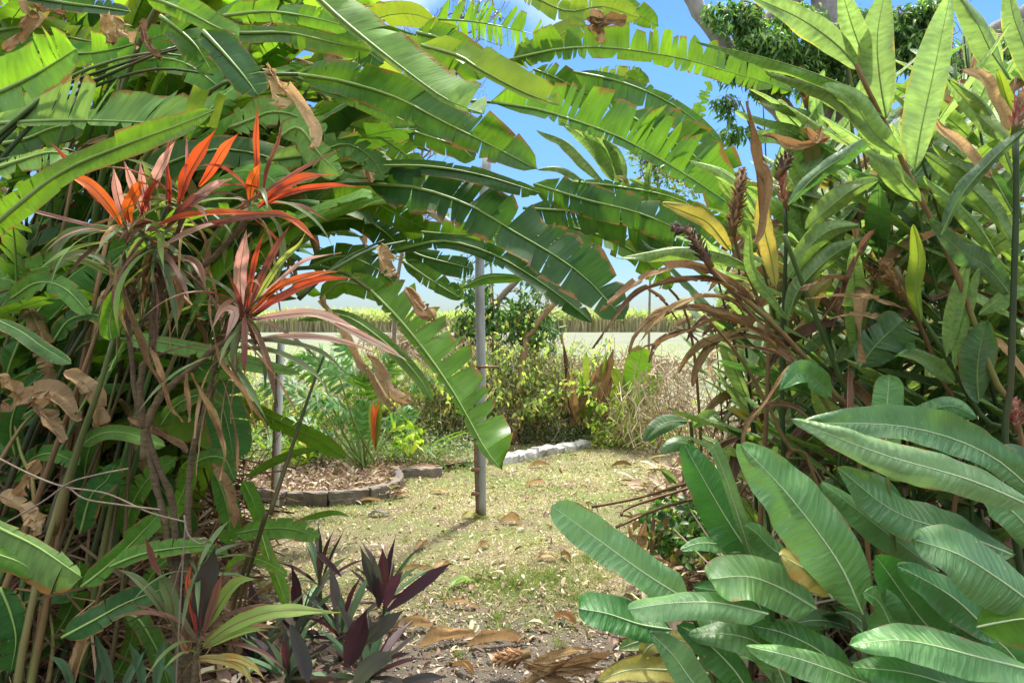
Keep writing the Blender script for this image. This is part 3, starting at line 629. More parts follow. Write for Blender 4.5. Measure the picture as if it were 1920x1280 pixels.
HELM = ['hel', 'hel', 'heb', 'hed', 'hel', 'heb', 'hey', 'hed', 'heg']
def hel_fill(plant, n, seed, h=(1.0, 2.2), az=(-60, 60), L=(.8, 1.4), w=(.075, .13), mats=HELM, spread=.35, e0=(50, 80), e1=(-45, 10), dead=0.08, cull=None):
    r = np.random.RandomState(seed); base = np.array(plant.location)
    for i in range(n):
        b = base + np.array([r.uniform(-spread, spread), r.uniform(-spread, spread), 0]); b[2] = 0
        a = R(r.uniform(*az)); hh = r.uniform(*h); 
        el0 = R(r.uniform(*e0)); el1 = R(r.uniform(*e1))
        S = curve_dir(b, a + r.uniform(-.4, .4), R(r.uniform(64, 89)), el0, hh, 6)
        m = mats[r.randint(len(mats))]; l = r.uniform(*L); W = r.uniform(*w)
        B = curve_dir(S[-1], a, el0, el1, l, 10, 1.0, r.uniform(-.4, .4))
        isd = r.rand() < dead
        if isd: m = 'dead'; B = curve_dir(S[-1], a, el0, R(-85), l * .8, 10, .5)
        mid = B[5]
        if any(430 < proj(z)[0] < 1250 and 590 < proj(z)[1] < 1010 for z in S): continue
        if cull is not None and (cull(mid) or cull(B[-1]) or cull(B[8]) or cull(B[2])): continue
        mb = MB(); leaf(mb, B, W * (.4 if isd else 1), W * (.4 if isd else r.uniform(.8, 1.1)), seed=seed * 97 + i, hint=np.array([r.normal(0, .35), r.normal(0, .35) - .15, 1.0]) + (np.array([math.cos(a), math.sin(a), 0]) * .4),
                   fold=r.uniform(-.5, .25), curl=r.uniform(-.8, .1), tears=int(r.choice([3, 8, 14, 22])), gap=.14, jag=.04, rib=.006, wave=.03, crumple=.06 if isd else 0)
        mb.build('dead_leaf' if isd else 'leaf', [M[m], M['ribd' if isd else 'rib']], plant)
        m2 = MB(); tube(m2, S, np.linspace(.015, .007, len(S)), 6); m2.build('leaf_stalk', M['stalkb' if isd else ('stalkd' if r.rand() < .5 else 'stalk')], plant)

GM = ['gin', 'gin', 'gid', 'gil', 'gin', 'gid', 'giy']
def ginger_shoot(plant, P, seed, n=14, s0=.3, L=.42, W=.05, mats=GM, plane=None, mat_s='stalk', dead=.1, cull=None, rad=.010, droopy=.5, stuff=None):
    r = np.random.RandomState(seed); P = spline(P, 30); T = norm(np.gradient(P, axis=0))
    m = MB(); tube(m, P, np.linspace(rad, rad * .4, 30), 7); m.build('stem', M[mat_s], plant)
    if plane is None: a = r.uniform(0, 3.14); plane = np.array([math.cos(a), math.sin(a), 0])
    for i in range(n):
        s = s0 + (1 - s0) * (i + r.uniform(0, .5)) / n; k = min(29, int(s * 29)); sg = 1 if i % 2 else -1
        up = (1 - s) ; al = R(r.uniform(28, 55) + 15 * up)
        D = norm(T[k] * math.cos(al) + plane * sg * math.sin(al)); l = L * r.uniform(.75, 1.15) * (.75 + .5 * math.sin(s * 3)); 
        isd = r.rand() < dead * (1 + 2 * up)
        az = math.atan2(D[1], D[0]); e0 = math.asin(np.clip(D[2], -1, 1))
        B = curve_dir(P[k], az, e0, e0 - (R(r.uniform(10, 50)) * droopy if not isd else R(110)), l, 8)
        if cull is not None and (cull(B[-1]) or cull(B[4])): continue
        mt = ('dead' if r.rand() < .6 else 'deadd') if isd else mats[r.randint(len(mats))]
        mb = MB(); w = W * r.uniform(.8, 1.15) * (.6 if isd else 1)
        leaf(mb, B, w, w, seed=seed * 131 + i, hint=T[k] + np.array([r.normal(0, .3), -.2 + r.normal(0, .3), .6]), shape='lance', fold=r.uniform(-.1, .45), curl=r.uniform(-1.4, .1),
             wave=.06, rib=.003, nu=14, crumple=.08 if isd else 0, twist=r.normal(0, .3) + (1.2 if isd else 0))
        mb.build('dead_leaf' if isd else 'leaf', [M[mt], M['ribd' if isd else 'rib']], plant)

def cone(plant, p0, p1, r0, mat, seed, n=70, blen=.035, name='flower_head'):
    """ginger flower head: spiralled overlapping bracts round an axis"""
    r = np.random.RandomState(seed); p0, p1 = np.array(p0), np.array(p1); ax = norm(p1 - p0); L = np.linalg.norm(p1 - p0)
    ref = norm(np.cross(ax, [0.2, 1, 0.1])); rf2 = np.cross(ax, ref)
    i = np.arange(n); t = i / n; a = i * 2.4; w = np.sin(np.pi * (t * .8 + .2)) ** .6
    rad = norm(np.cos(a)[:, None] * ref + np.sin(a)[:, None] * rf2)
    Pc = p0 + ax * (t * L)[:, None] + rad * (r0 * .35 * w)[:, None]
    n0 = n
    D = ax * .7 + rad * r.uniform(.35, 1.0, (n, 1)) + r.normal(0, .16, (n, 3))
    o = build_arr(name, leafy(Pc, D, rad, blen * .75 * (.5 + .6 * w) * r.uniform(.7, 1.3, n), blen * r.uniform(.2, .38, n), -.4), LP, M[mat], plant)
    m = MB(); tube(m, [p0 - ax * .02, p1], r0 * .4, 7); m.build('flower_stem', M['stalkb'], plant)
    return o

def twigs(mb, p, d, L, r, depth, rnd, tips, spread=.6, up=.1, rat=.72, kids=(2, 3)):
    n = 5; P = [np.array(p)]
    dd = norm(np.array(d, float))
    for i in range(n):
        dd = norm(dd + rnd.normal(0, .16, 3) + np.array([0, 0, up * .3])); P.append(P[-1] + dd * L / n)
    tube(mb, P, np.linspace(r, r * rat, n + 1), 6 if r > .01 else 4, cap=False)
    tips.append((P[3], dd)); tips.append((P[-1], dd))
    if depth <= 0: return
    for k in range(rnd.randint(kids[0], kids[1] + 1)):
        q = P[-1] if k == 0 else P[rnd.randint(2, n + 1)]
        twigs(mb, q, norm(dd + rnd.normal(0, spread, 3)), L * rnd.uniform(.6, .85), r * rat * .75, depth - 1, rnd, tips, spread, up, rat, kids)

def proj(p): return CX + p[0] / p[1] * F, HY - (p[2] - CH) / p[1] * F
def cull_window(p):
    """keeps the filling leaves out of the openings the photo shows: path, sky, field"""
    if p[1] < 2.65: return True
    u, v = proj(p)
    if 440 < u < 1240 and 560 < v < 1500: return True
    if 660 < u < 1200 and 500 < v <= 560: return True
    if 560 < u < 1150 and 1000 < v: return True
    if 880 < u < 1400 and v < 345 and v > -100: return True
    return False

# ------------------------------------------------------------------ background: gum tree
r = np.random.RandomState(14)
gt = thing('gum_tree', at(1610, 750, 14) * [1, 1, 0], 'big grey barked gum tree with spreading limbs behind the ginger at upper right', 'tree')
D = 14.0
def limb(pl, name, uvs, r0, r1, mat='gum', n=26, rough=.05):
    m = MB(); P = spline([at(u, v, d) for u, v, d in uvs], n); P = P + r.normal(0, .02, P.shape)
    tube(m, P, np.linspace(r0, r1, n), 14, rough=rough, rnd=r, cap=True); return m.build(name, M[mat], pl)
limb(gt, 'trunk', [(1640, 752, D), (1600, 560, D), (1580, 380, D), (1562, 200, D), (1552, 40, D), (1540, -160, D)], .32, .26)
limb(gt, 'limb', [(1580, 430, D), (1535, 300, D - .2), (1470, 215, D - .4), (1425, 165, D - .5), (1365, 92, D - .6), (1318, 25, D - .6), (1262, -60, D - .6)], .24, .13)
limb(gt, 'limb', [(1572, 380, D), (1690, 240, D + .3), (1800, 120, D + .3), (1860, 62, D + .2), (1960, 5, D)], .26, .14)
limb(gt, 'limb', [(1365, 92, D - .6), (1440, 40, D - .2), (1520, -30, D)], .10, .16)
M['gumleaf'] = islandmat('gum_leaves', [(0, (0.03, 0.08, 0.025)), (0.5, (0.075, 0.16, 0.045)), (0.85, (0.14, 0.25, 0.06)), (1, (0.28, 0.34, 0.10))], 0.45, 0.4)
blobs = [(1400, 50, 34, 30, 130), (1440, 90, 50, 34, 420), (1490, 120, 46, 36, 420), (1415, 125, 34, 30, 200), (1545, 95, 40, 44, 360), (1390, 20, 30, 22, 90), (1500, 30, 40, 26, 200), (1372, 120, 26, 34, 50), (1610, 60, 36, 44, 320),
         (1700, 55, 40, 40, 300), (1735, 95, 40, 40, 320), (1740, 20, 40, 20, 180), (1640, 120, 44, 44, 280), (1830, 200, 36, 60, 280), (1800, 140, 40, 44, 260), (1880, 110, 40, 40, 260), (1910, 60, 20, 30, 80), (1378, 250, 30, 20, 26), (1362, 200, 22, 26, 30), (1560, 160, 60, 30, 260), (1450, 160, 50, 24, 200), (1850, 270, 40, 34, 150), (1350, 30, 26, 30, 40), (1420, 250, 24, 14, 20)]
for u, v, ru, rv, n in blobs:
    ru *= 1.3; rv *= 1.25; n = int(n * 2.2)
    c = at(u, v, D - .9 + r.uniform(-.5, .5)); k = D / F
    tw = MB(); tips = []
    twigs(tw, c + np.array([0, 0, rv * k * .6]), (r.normal(0, 1), r.normal(0, .5), -.2), ru * k * .8, .02, 2, r, tips, .8, -.2)
    b = tw.build('twig', M['twig'], gt, smooth=True)
    P = cloud(r, int(n * 2.4), c, (ru * k * 1.05, ru * k, rv * k * 1.05), .1)
    # hang in little tassels
    tn = max(8, n // 10); cc = cloud(r, tn, c, (ru * k, ru * k, rv * k), .2); P = cc[r.randint(0, tn, len(P))] * .6 + P * .4
    foliage('foliage', r, P, .17, .05, M['gumleaf'], gt, 1.0)

# slender twiggy tree in the sky gap, with sparse leaves
M['sparse'] = islandmat('sparse_leaves', [(0, (0.06, 0.13, 0.03)), (0.6, (0.17, 0.26, 0.04)), (1, (0.42, 0.40, 0.06))], 0.5, 0.3)
st = thing('slender_tree', at(750, 850, 8.6) * [1, 1, 0], 'slender bare twigged tree with sparse leaves against the sky behind the arch', 'tree')
m = MB(); tips = []
P0 = spline([at(735, 843, 8.6) * [1, 1, 0], at(742, 560, 8.6), at(765, 420, 8.6), at(800, 250, 8.6), at(850, 90, 8.6), at(880, -40, 8.6)], 24); tube(m, P0, np.linspace(.028, .010, 24), 8)
m.build('trunk', M['twig'], st)
m = MB()
for i in range(9, 24, 1):
    for q in range(3): twigs(m, P0[i], (r.normal(.3, 1), r.normal(0, .6), r.uniform(-.2, 1)), .42, .011, 2, r, tips, .5, .2)
m.build('branches', M['twig'], st)
tp = np.array([t[0] for t in tips]); tp = tp[r.rand(len(tp)) < .5]
foliage('foliage', r, tp + r.normal(0, .02, tp.shape), .085, .035, M['sparse'], st, .8)
# shrubby small tree behind the post
b2 = thing('leafy_sapling', at(950, 830, 9.3) * [1, 1, 0], 'leafy sapling with a pale slanting trunk rising behind the steel post', 'tree')
m = MB(); tips = []
P1 = spline([at(880, 800, 9.3) * [1, 1, 0], at(905, 600, 9.3), at(925, 575, 9.2), at(945, 550, 9.2), at(975, 520, 9.2), at(1003, 480, 9.2), at(1015, 430, 9.2)], 20); tube(m, P1, np.linspace(.06, .03, 20), 10, rough=.06, rnd=r); m.build('trunk', M['twig'], b2)
m = MB()
for i in range(6, 20):
    twigs(m, P1[i], (r.normal(0, 1), r.normal(0, .5), r.uniform(0, .8)), .4, .01, 1, r, tips, .5, .1)
m.build('branches', M['twig'], b2)
M['sap'] = islandmat('sapling_leaves', [(0, (0.025, 0.07, 0.02)), (0.6, (0.06, 0.14, 0.03)), (0.9, (0.14, 0.24, 0.05)), (1, (0.45, 0.40, 0.06))], 0.45, 0.3)
for (u, v, ru, rv, n) in ((900, 590, 45, 60, 420), (960, 600, 50, 45, 420), (890, 540, 40, 30, 160), (1000, 560, 36, 50, 160), (1010, 620, 50, 40, 300), (870, 620, 24, 30, 120), (1030, 530, 18, 28, 30), (910, 470, 40, 30, 60)):
    c = at(u, v, 9.2); k = 9.2 / F; foliage('foliage', r, cloud(r, n, c, (ru * k, ru * k, rv * k), .1), .10, .04, M['sap'], b2, .7)
db = thing('dead_branch', at(985, 640, 9) * [1, 1, 0], 'dead brown branch leaning up out of the hedge behind the post', 'branch')
m = MB(); tube(m, spline([at(960, 830, 9.0) * [1, 1, 0], at(985, 650, 9), at(1000, 620, 9), at(1018, 590, 9), at(1035, 575, 9), at(1050, 555, 9)], 18), np.linspace(.05, .032, 18), 9, rough=.15, rnd=r); m.build('limb', M['ribd'], db)
m = MB(); tips = []
for q in range(10): twigs(m, at(1000 + 5 * q, 620 - 6 * q, 9), (r.normal(0, 1), r.normal(0, .4), r.uniform(0, 1.2)), .28, .006, 2, r, tips, .6, .1)
m.build('twig', M['ribd'], db)
ws = thing('flowering_shrub', at(1220, 720, 12) * [1, 1, 0], 'pale leaved flowering shrub top seen beyond the ginger leaves', 'shrub')
m = MB(); tips = []
tube(m, spline([at(1215, 800, 12) * [1, 1, 0], at(1220, 500, 12), at(1235, 330, 12)], 12), np.linspace(.025, .012, 12), 7)
for q in range(14): twigs(m, at(1190 + 6 * q, 340 - 2 * q, 12), (r.normal(0, .7), r.normal(0, .4), 1), .3, .008, 2, r, tips, .5, .2)
m.build('branches', M['twig'], ws)
for (u, v, ru, rv, n) in ((1215, 290, 40, 26, 260), (1240, 320, 50, 24, 260), (1190, 280, 20, 14, 80), (1290, 340, 60, 40, 300)):
    c = at(u, v, 12); k = 12 / F; foliage('foliage', r, cloud(r, n, c, (ru * k, ru * k, rv * k), .1), .12, .04, M['sparse'], ws, .1)

# ------------------------------------------------------------------ hedge of tangled shrubs
M['vine'] = islandmat('vine_leaves', [(0, (0.09, 0.16, 0.04)), (0.35, (0.20, 0.29, 0.08)), (0.7, (0.38, 0.42, 0.13)), (0.9, (0.56, 0.54, 0.17)), (1, (0.50, 0.36, 0.2))], 0.55, 0.5)
M['vined'] = islandmat('weed_leaves', [(0, (0.12, 0.17, 0.08)), (0.5, (0.24, 0.30, 0.15)), (0.85, (0.38, 0.40, 0.22)), (1, (0.45, 0.35, 0.24))], 0.7, 0.3)
M['vineb'] = islandmat('lime_leaves', [(0, (0.16, 0.28, 0.03)), (0.6, (0.34, 0.45, 0.05)), (1, (0.60, 0.60, 0.08))], 0.5, 0.4)
M['tand'] = islandmat('brown_stalks', [(0, (0.08, 0.045, 0.02)), (0.5, (0.18, 0.105, 0.05)), (1, (0.34, 0.24, 0.14))], 0.8, 0.0)
M['tan'] = islandmat('straw_stems', [(0, (0.20, 0.14, 0.08)), (0.5, (0.38, 0.29, 0.18)), (1, (0.52, 0.44, 0.30))], 0.8, 0.0)
def straws(name, plant, c, rad, n, L, w, mat, seed, vert=1.2):
    r = np.random.RandomState(seed); P = cloud(r, n, c, rad, 0); D = norm(r.normal(0, 1, (n, 3)) * np.array([1, 1, .5]) + np.array([0, 0, vert]) * np.where(r.rand(n, 1) < .5, 1, -1)) * L * r.uniform(.5, 1.5, (n, 1))
    P[:, 2] = np.maximum(P[:, 2], .02); S = norm(np.cross(D, r.normal(0, 1, (n, 3)))) * w; bnd = r.normal(0, .12, (n, 3)) * L
    a, b, e = P - D / 2, P + bnd, P + D / 2
    for q in (a, b, e): q[:, 2] = np.maximum(q[:, 2], .01)
    return build_arr(name, np.stack([a - S, a + S, b + S, b - S, e + S * .5, e - S * .5], 1), [(0, 1, 2, 3), (3, 2, 4, 5)], M[mat], plant)
hed = [  # u, depth, half width px, top v, mat, n, label
    (440, 8.7, 70, 660, 'vine', 1500, 'yellow green twiggy shrub behind the slim white post'),
    (560, 8.9, 70, 690, 'vine', 900, 'low leafy shrub behind the split leaf plant'),
    (700, 8.8, 70, 655, 'vine', 1100, 'weedy green shrub behind the split leaf plant, left of the steel post'),
    (800, 8.7, 66, 625, 'vine', 1400, 'tangled shrub partly behind the hanging torn leaf'),
    (880, 8.8, 60, 620, 'vine', 1900, 'dense vine covered shrub directly behind the steel post'),
    (960, 9.3, 60, 605, 'vine', 2100, 'tall yellow green vine shrub just right of the steel post'),
    (1035, 9.4, 56, 625, 'vine', 1700, 'drooping vine shrub in the middle of the hedge'),
    (1095, 9.5, 50, 672, 'vine', 900, 'half dry shrub with brown stalks at the right of the hedge'),
    (1170, 9.2, 60, 725, 'vineb', 1300, 'bright lime green bush at the right end of the hedge')]
for i, (u, d, hw, tv, mt, n, lab) in enumerate(hed):
    k = d / F; top = CH - (tv - HY) * k; c = np.array([(u - CX) * k, d, top * .52])
    sh = thing('shrub', (c[0], d, 0), lab, 'shrub', 'tangled shrubs along the garden edge')
    m = MB(); tips = []
    for q in range(7): twigs(m, (c[0] + r.uniform(-hw, hw) * k * .6, d + r.uniform(-.25, .25), 0), (r.normal(0, .25), r.normal(0, .2), 1), top * .42, .010, 2, r, tips, .38, .3)
    m.build('branches', M['twig'], sh)
    P = cloud(r, int(n * .55), c * [1, 1, .8], (hw * k * 1.25, .42, top * .42), .15); P = P[P[:, 2] > .02]
    ex = [P]; m2 = MB()
    for q in range(46):
        hh = top * r.uniform(.55, 1.28); b0 = np.array([c[0] + r.uniform(-hw, hw) * k * 1.1, d + r.uniform(-.4, .4), 0]); S = curve_dir(b0, r.uniform(0, 6.28), R(r.uniform(72, 89)), R(r.uniform(-20, 70)), hh, 8)
        tube(m2, S, np.linspace(.006, .002, len(S)), 4, cap=False); nn = r.randint(10, 34); t = r.uniform(.35, 1, nn) * (len(S) - 1.01); ii = t.astype(int)
        ex.append(S[ii] * (1 - (t - ii))[:, None] + S[ii + 1] * (t - ii)[:, None] + r.normal(0, .035, (nn, 3)))
    m2.build('shoots', M['stalkb' if i % 2 else 'twig'], sh); P = np.concatenate(ex)
    foliage('foliage', r, P, .075, .036, M[mt], sh, .8)
    straws('dry_stems', sh, c - [0, .05, top * .12], (hw * k * 1.25, .45, top * .62), 1100, .24, .0028, 'tan', 50 + i)
# grey green weeds along the foot
def weeds(name, n, poly, h, mat, lab, ln=.05, seed=1):
    r = np.random.RandomState(seed); u = r.uniform(poly[0], poly[1], n); d = r.uniform(poly[2], poly[3], n)
    P = np.stack([(u - CX) / F * d, d, np.abs(r.normal(0, h, n)) + .01], 1)
    o = foliage(name, r, P, ln, ln * .35, M[mat], None, -.1); return tag(o, lab, 'weeds', kind='stuff')
weeds('weeds', 9000, (880, 1130, 9.0, 9.5), .13, 'vined', 'grey green weeds spilling over the white edging', .045, 3)
weeds('weeds', 9000, (440, 890, 7.5, 8.7), .12, 'vined', 'low grey green weeds at the back of the mulch bed', .05, 4)
weeds('weeds', 3000, (1110, 1320, 8.6, 9.6), .12, 'vine', 'yellow green weeds right of the white edging', .06, 5)
# dry upright stalks in the hedge (dead heliconia suckers)
ds = thing('withered_plant', at(1090, 833, 9.0) * [1, 1, 0], 'withered brown and green upright leaves in front of the hedge', 'plant')
for u0, v0, u1, v1, w, mt in ((1085, 800, 1065, 690, 8, 'dead'), (1080, 800, 1100, 660, 7, 'hey'), (1095, 800, 1130, 680, 9, 'dead'), (1075, 790, 1058, 650, 6, 'deadd'), (1100, 810, 1140, 660, 6, 'hey'), (1060, 780, 1052, 620, 4, 'dead'), (1110, 800, 1170, 700, 7, 'hey'), (1085, 790, 1088, 700, 8, 'heb'), (1120, 770, 1150, 655, 8, 'dead'), (1130, 800, 1150, 700, 7, 'deadd'), (1070, 800, 1110, 720, 8, 'dead'), (1100, 790, 1115, 690, 8, 'dead')):
    hl(ds, [(u0, v0), ((u0 + u1) / 2 + r.uniform(-8, 8), (v0 + v1) / 2), (u1, v1)], 9.0, 8.9, w, w, mt, shape='lance', crumple=.1, wave=.1, rib=0)
nb = thing('banana_sucker', at(1195, 790, 8.8) * [1, 1, 0], 'young banana like plant with broad yellow green leaves at the far end of the path', 'plant')
hl(nb, [(1170, 770), (1190, 715), (1205, 650)], 8.8, 8.8, 26, 24, 'heb', rib=.01); hl(nb, [(1180, 780), (1215, 740), (1240, 700)], 8.8, 8.8, 14, 14, 'hel', rib=.01)
hl(nb, [(1176, 770), (1165, 720), (1150, 690)], 8.8, 8.8, 12, 10, 'hey', rib=.01)
dd = thing('dead_thatch', at(1225, 770, 8) * [1, 1, 0], 'heap of dead straw coloured stalks at the right side of the path end', 'dead stalks')
straws('stalks', dd, at(1260, 770, 8.4), (.75, .4, .42), 420, .45, .006, 'tan', 77, 1.5)
dd2 = thing('dead_thatch', at(1180, 660, 9.6) * [1, 1, 0], 'pile of dry brown stalks beyond the hedge at the field edge', 'dead stalks')
straws('stalks', dd2, at(1165, 700, 9.8), (1.3, .5, .22), 700, .5, .006, 'tan', 78, .5)
dd3 = thing('dead_thatch', at(800, 650, 10.6) * [1, 1, 0], 'dry brown brush pile beyond the hedge, left of the steel post', 'dead stalks')
straws('stalks', dd3, at(805, 650, 10.8), (1.0, .35, .24), 900, .45, .006, 'tan', 79, .3)

# ------------------------------------------------------------------ split leaf philodendron
def split_leaf(plant, c0, direction, L, W, seed, mat='phil'):
    r = np.random.RandomState(seed); mb = MB(); D = norm(np.array(direction)); N0 = norm(np.array([r.normal(0, .3), -.6, .8]) ); N0 = norm(N0 - N0.dot(D) * D); S = np.cross(D, N0)
    mid = curve_dir(c0, math.atan2(D[1], D[0]), math.asin(D[2]), math.asin(D[2]) - .6, L, 14)
    for i in range(9):
        t = (i + .5) / 9
        for sg in (-1, 1):
            l = W * (math.sin(math.pi * (t * .85 + .12))) ** .7 * r.uniform(.85, 1.1); an = R(95 - 70 * t + r.uniform(-9, 9))
            dr = norm(D * math.cos(an) + S * sg * math.sin(an) - N0 * .25)
            p = mid[int(t * 14)]; q = np.stack([p, p + dr * l * .5 + N0 * .02, p + dr * l - N0 * l * .15])
            leaf(mb, q, .026 * L / .5, .026 * L / .5, seed=seed + i, hint=N0, shape='strap', fold=.2, wave=.35, twist=r.normal(0, .5), nu=6, nv=1)
    leaf(mb, mid, W * .22, W * .22, seed=seed, hint=N0, shape='lance', nu=8, nv=1)
    return mb.build('leaf', [M[mat], M['rib']], plant)
ph = thing('split_leaf_plant', at(690, 870, 7.3) * [1, 1, 0], 'split leaf philodendron with deeply cut glossy leaves in the garden bed', 'plant')
rr = np.random.RandomState(33)
for i, (u, v, L) in enumerate(((590, 750, .5), (620, 690, .5), (660, 710, .55), (700, 740, .5), (640, 760, .55), (735, 790, .4), (570, 790, .45), (610, 820, .4), (680, 800, .45), (545, 720, .45), (720, 700, .4), (655, 660, .4), (780, 720, .3), (590, 690, .4))):
    p = at(u, v, 7.3 + rr.uniform(-.35, .35)); b = np.array(ph.location) + np.array([rr.uniform(-.1, .1), rr.uniform(-.1, .1), .05])
    o = p - b; d = norm(np.array([o[0] + rr.normal(0, .1), rr.uniform(-.4, .2), o[2] * .35 + .1]))
    L *= .8; split_leaf(ph, p - d * L * .3, d, L, L * .7, 400 + i * 20)
    m = MB(); tube(m, spline([b, (b + p) / 2 + np.array([0, 0, -.05]), p - d * L * .3], 10), np.linspace(.014, .008, 10), 6); m.build('leaf_stalk', M['rib'], ph)
for (u, v, nm, n_) in ((600, 865, 'strappy bright green plant at the left of the mulch bed', 34), (770, 850, 'strappy green plant between the split leaf plant and the steel post', 26), (480, 870, 'strappy green plant behind the slim white post', 26)):
    sp = thing('strap_leaf_plant', at(u, v, 7.7) * [1, 1, 0], nm, 'plant'); b = np.array(sp.location)
    for i in range(n_):
        e = R(rr.uniform(35, 85)); B = curve_dir(b + np.array([rr.uniform(-.25, .25), rr.uniform(-.15, .15), .02]), rr.uniform(0, 6.28), e, e - R(rr.uniform(20, 110)), rr.uniform(.4, .85), 8)
        mb = MB(); leaf(mb, B, .016, .016, seed=5000 + i, hint=(0, 0, 1), shape='strap', fold=.4, nu=8, nv=1); mb.build('leaf', [M['phil' if rr.rand() < .7 else 'heb'], M['rib']], sp)
cr = thing('croton', at(705, 850, 7.0) * [1, 1, 0], 'small bright orange striped upright plant in the garden bed', 'plant')
for a, mt in ((-6, 'coro'), (4, 'coro'), (10, 'hey'), (-12, 'corl')):
    hl(cr, [(704, 845), (704 + a * .6, 790), (706 + a, 745)], 7, 7, 5, 5, mt, shape='strap', rib=0)
for (u, v, nm) in ((765, 820, 'small yellow green seedling left of the steel post at the bed edge'), (560, 850, 'small leafy seedling at the back of the mulch bed')):
    sg = thing('seedling', at(u, v + 40, 7.4) * [1, 1, 0], nm, 'seedling')
    P = cloud(rr, 46, at(u, v, 7.3), (.16, .12, .14), .2); foliage('foliage', rr, P, .11, .05, M['vineb'], sg, .1)
    m = MB(); tips = []; twigs(m, at(u, v + 45, 7.35) * [1, 1, 0], (0, 0, 1), .16, .006, 2, rr, tips, .5, .3); m.build('branches', M['stalk'], sg)

# ------------------------------------------------------------------ heliconia, left side and arch
def heli(u, d, lab): return thing('heliconia_clump', [(u - CX) / F * d, d, 0], lab, 'heliconia', 'heliconia clumps arching over the path')
HA = heli(-60, 2.6, 'nearest heliconia clump at the left edge with broad bright green leaves')
HB = heli(140, 3.3, 'heliconia clump behind the red cordyline whose torn leaves arch over the path')
HC = heli(250, 4.3, 'rear heliconia clump whose leaves reach across the blue sky')
T = dict(tears=10, gap=.12)
A = dict(rib=.0075, ribpart=True)
# HC: rear leaves over the sky
hl(HC, [(920, 192), (1000, 203), (1060, 220), (1150, 252), (1220, 288), (1290, 330), (1370, 385), (1420, 440)], 3.5, 3.2, 78, 20, 'hel', pet=.4, tears=17, gap=.22, slant=.05, fold=.1, jag=.12, under=True, **A)
hl(HC, [(955, 112), (1050, 92), (1150, 90), (1280, 110), (1350, 130), (1420, 150), (1490, 172)], 3.9, 3.7, 50, 24, 'heb', pet=.4, tears=19, gap=.22, slant=-.1, jag=.15, under=True, **A)
hl(HC, [(1075, 135), (1150, 150), (1220, 175), (1290, 215), (1358, 275)], 3.9, 3.8, 14, 42, 'hed', tears=4, jag=.15, under=True, **A)
hl(HC, [(815, 36), (880, 40), (940, 50), (1015, 68)], 4.4, 4.4, 46, 36, 'heb', tears=24, gap=.5, missing=.3, jag=.3, under=True, pet=.4, **A)
hl(HC, [(975, -20), (1060, 20), (1130, 12), (1200, 34)], 4.2, 4.2, 30, 26, 'hey', tears=8, jag=.2, under=True, **A)
hl(HC, [(1010, -30), (1100, -20), (1180, 20), (1235, 50)], 4.3, 4.3, 26, 20, 'hel', tears=6, jag=.2, under=True, **A)
hl(HC, [(960, 115), (1010, 92), (1060, 60), (1100, 45)], 3.9, 3.9, 26, 26, 'hey', tears=5, jag=.1, under=True, **A)
hl(HC, [(1110, 45), (1125, 30), (1118, 60)], 3.8, 3.8, 14, 14, 'dead', name='dead_leaf', crumple=.2, rib=0)
hl(HC, [(1100, 35), (1130, 40), (1175, 35)], 3.8, 3.8, 10, 10, 'dead', name='dead_leaf', crumple=.2, rib=0)
hl(HC, [(1110, 50), (1130, 60), (1120, 78)], 3.8, 3.8, 8, 8, 'dead', name='dead_leaf', crumple=.2, rib=0)
hl(HC, [(1000, 130), (1050, 150), (1110, 180), (1180, 170), (1200, 125)], 4.0, 4.0, 30, 30, 'hel', tears=8, gap=.2, jag=.2, under=True, **A)
hl(HC, [(1110, 150), (1150, 145), (1210, 150)], 4.2, 4.2, 24, 6, 'hey', tears=8, gap=.4, under=True, **A)
hl(HC, [(1280, 340), (1300, 300), (1310, 210), (1332, 150)], 6, 6, 14, 14, 'hel', tears=14, gap=.5, missing=.2, under=True, **A)
hl(HC, [(990, 280), (1100, 300), (1250, 280), (1300, 240)], 4.1, 4.1, 24, 18, 'hel', tears=9, gap=.2, under=True, **A) if False else None
hl(HC, [(1170, 210), (1250, 260), (1320, 310), (1380, 420), (1400, 480)], 3.6, 3.5, 60, 34, 'hel', tears=9, gap=.2, under=True, **A)
hl(HC, [(1060, 340), (1160, 350), (1260, 370), (1340, 410), (1400, 450)], 3.4, 3.4, 10, 40, 'hel', tears=10, gap=.12, under=True, **A)
hl(HC, [(1000, 345), (1100, 375), (1200, 400), (1290, 440), (1350, 480)], 3.3, 3.3, 36, 36, 'hed', tears=10, gap=.1, under=True, **A)
hl(HC, [(980, 390), (1100, 400), (1200, 430), (1290, 480)], 3.5, 3.5, 20, 45, 'hed', tears=8, gap=.1, under=True, **A)
hl(HC, [(1040, 420), (1120, 440), (1200, 480), (1260, 540)], 3.6, 3.6, 26, 30, 'hel', tears=8, gap=.1, under=True, **A)
# HB: the big arching leaves
hl(HB, [(560, -40), (640, 36), (760, 132), (840, 188), (908, 214)], 2.5, 2.5, 78, 10, 'heg', pet=.3, tears=3, gap=.05, slant=.35, fold=-.2, curl=-.5, nu=30, **A)
hl(HB, [(790, 85), (860, 105), (900, 130), (980, 172), (1050, 198)], 2.9, 2.8, 44, 14, 'hey', tears=2, gap=.05, slant=.3, under=True, **A)
hl(HB, [(780, 60), (830, 75), (880, 115), (900, 150)], 3.0, 3.0, 36, 40, 'heb', tears=1, gap=.05, under=True, **A)
hl(HB, [(560, 140), (640, 152), (740, 182), (830, 228), (920, 272), (1008, 318)], 2.8, 2.75, 50, 34, 'hel', pet=.3, tears=5, gap=.06, slant=.2, under=True, nu=24, **A)
hl(HB, [(545, 140), (620, 170), (700, 200), (778, 236)], 3.0, 3.0, 40, 20, 'heb', tears=3, gap=.05, under=True, **A)
